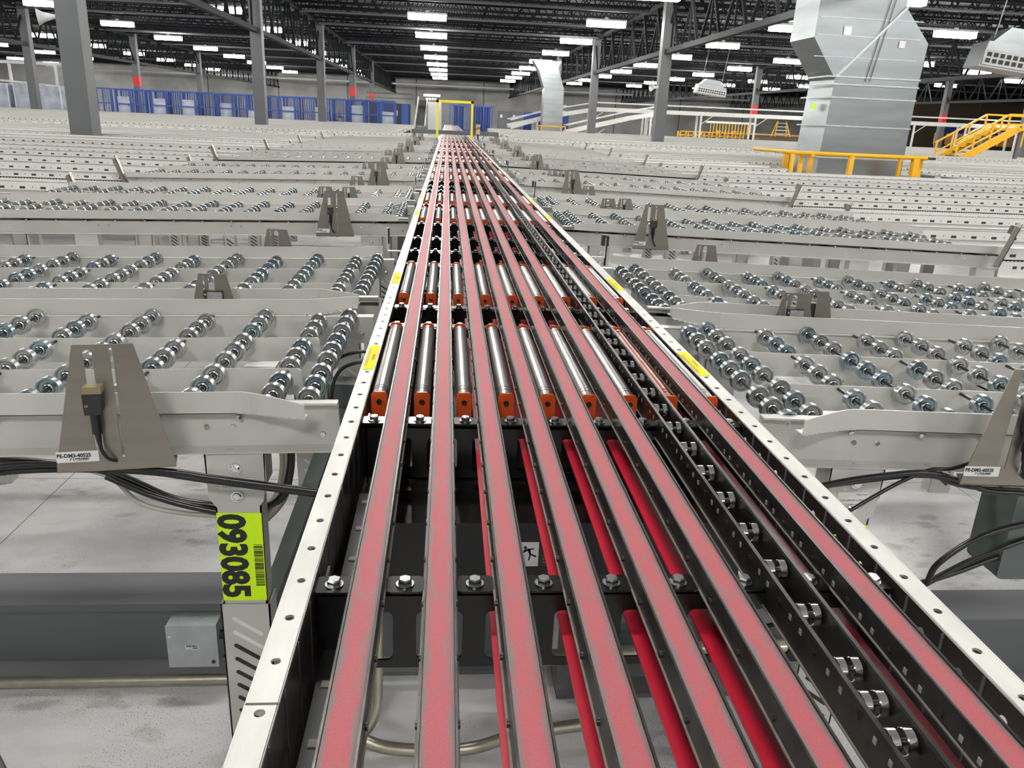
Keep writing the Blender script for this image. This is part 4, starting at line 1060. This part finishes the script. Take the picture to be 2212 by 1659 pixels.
# yellow stairs at the right edge
t = thing('access_stair', 'yellow steel stairs with railings at the right edge', 'stair', (0, 22, 0))
def stair_side(y, name='stringer'):
    b = MB(); b.bar((14.15, y, .95), (15.95, y, 2.0), .05, .20); b.build(name, 'yellow', t)
    b = MB(); b.bar((14.2, y, 1.52), (15.6, y, 2.35), .045, .045); b.bar((15.6, y, 2.35), (17.2, y, 2.35), .045, .045); b.bar((14.3, y, 1.28), (15.65, y, 2.08), .035, .035); b.bar((15.6, y, 2.1), (17.2, y, 2.1), .035, .035); b.build('handrail', 'yellow', t)
    for x, z0, z1 in ((14.25, .9, 1.54), (14.7, 1.1, 1.8), (15.15, 1.4, 2.08), (15.6, 1.5, 2.35), (16.1, 1.5, 2.35), (16.8, 1.5, 2.35)):
        b = MB(); b.box(x-.02, x+.02, y-.02, y+.02, z0, z1); b.build('rail_post', 'yellow', t)
stair_side(0); stair_side(1.0)
for k in range(8):
    b = MB(); b.box(14.35+k*.2, 14.6+k*.2, .03, .97, 1.05+k*.115, 1.08+k*.115); b.build('tread', 'steelgrey', t)
b = MB(); b.box(15.9, 17.3, -.05, 1.05, 1.93, 2.0); b.build('landing', 'yellow', t)
b = MB(); b.box(16.0, 16.08, 0, .08, FLOOR, 1.93); b.box(17.1, 17.18, 0, .08, FLOOR, 1.93); b.box(14.1, 14.2, -.03, 1.03, FLOOR, .95); b.build('support_leg', 'steelgrey', t)

# hanging unit heaters, horn speakers
def heater(label, loc, rz, sc_=1.0):
    t = thing('unit_heater', label, 'heater', loc, None, (0, .12, rz)); t.scale = (sc_,)*3
    b = MB(); b.poly([[(-.75, -.2), (.75, -.2), (.7, .22), (-.7, .22)]], lambda a, c, t: (a, t, c), .6); b.build('housing', 'galv', t)
    b = MB(); b.box(-.72, .72, -.03, 0, -.17, .08); b.build('grille', 'whitelabel', t)
    b = MB()
    for k in range(12):
        for q in range(2): b.box(-.68+k*.115, -.60+k*.115, -.036, -.03, -.13+q*.10, -.06+q*.10)
    b.build('grille_opening', 'blackmatte', t)
    b = MB(); b.poly([[(-.6, .22), (.6, .22), (.35, .5), (-.35, .5)]], lambda a, c, t: (a, .1+t, c), .4)
    for x in (-.5, .5): b.cyl((x, .3, .2), (x, .3, 2.78), .01, 6)
    b.build('hood', 'galv', t)
heater('pale hanging unit heater at the upper right edge', (10.1, 14.2, 3.0), -.15)
heater('small distant hanging unit heater right of the belts', (12.8, 40, 3.35), 0, 1.0)
for i, (x, y, z, d, lab) in enumerate(((-5.99, 13.7, 2.83, -1, 'cream horn loudspeaker on the near left column'), (6.66, 26.4, 2.80, -1, 'small cream horn loudspeaker on the nearest right column'))):
    t = thing('horn_speaker', lab, 'speaker', (x, y, z))
    b = MB(); b.lathe((0, 0, 0), (d, -.35, -.12), [(0, .03), (.05, .04), (.16, .07), (.25, .12), (.25, .11), (.1, .03)], 16); b.build('horn', 'beige' if False else 'housing', t)
    b = MB(); b.cyl((0, 0, 0), (.03, .01, 0), .05, 12); b.build('driver', 'housing', t)
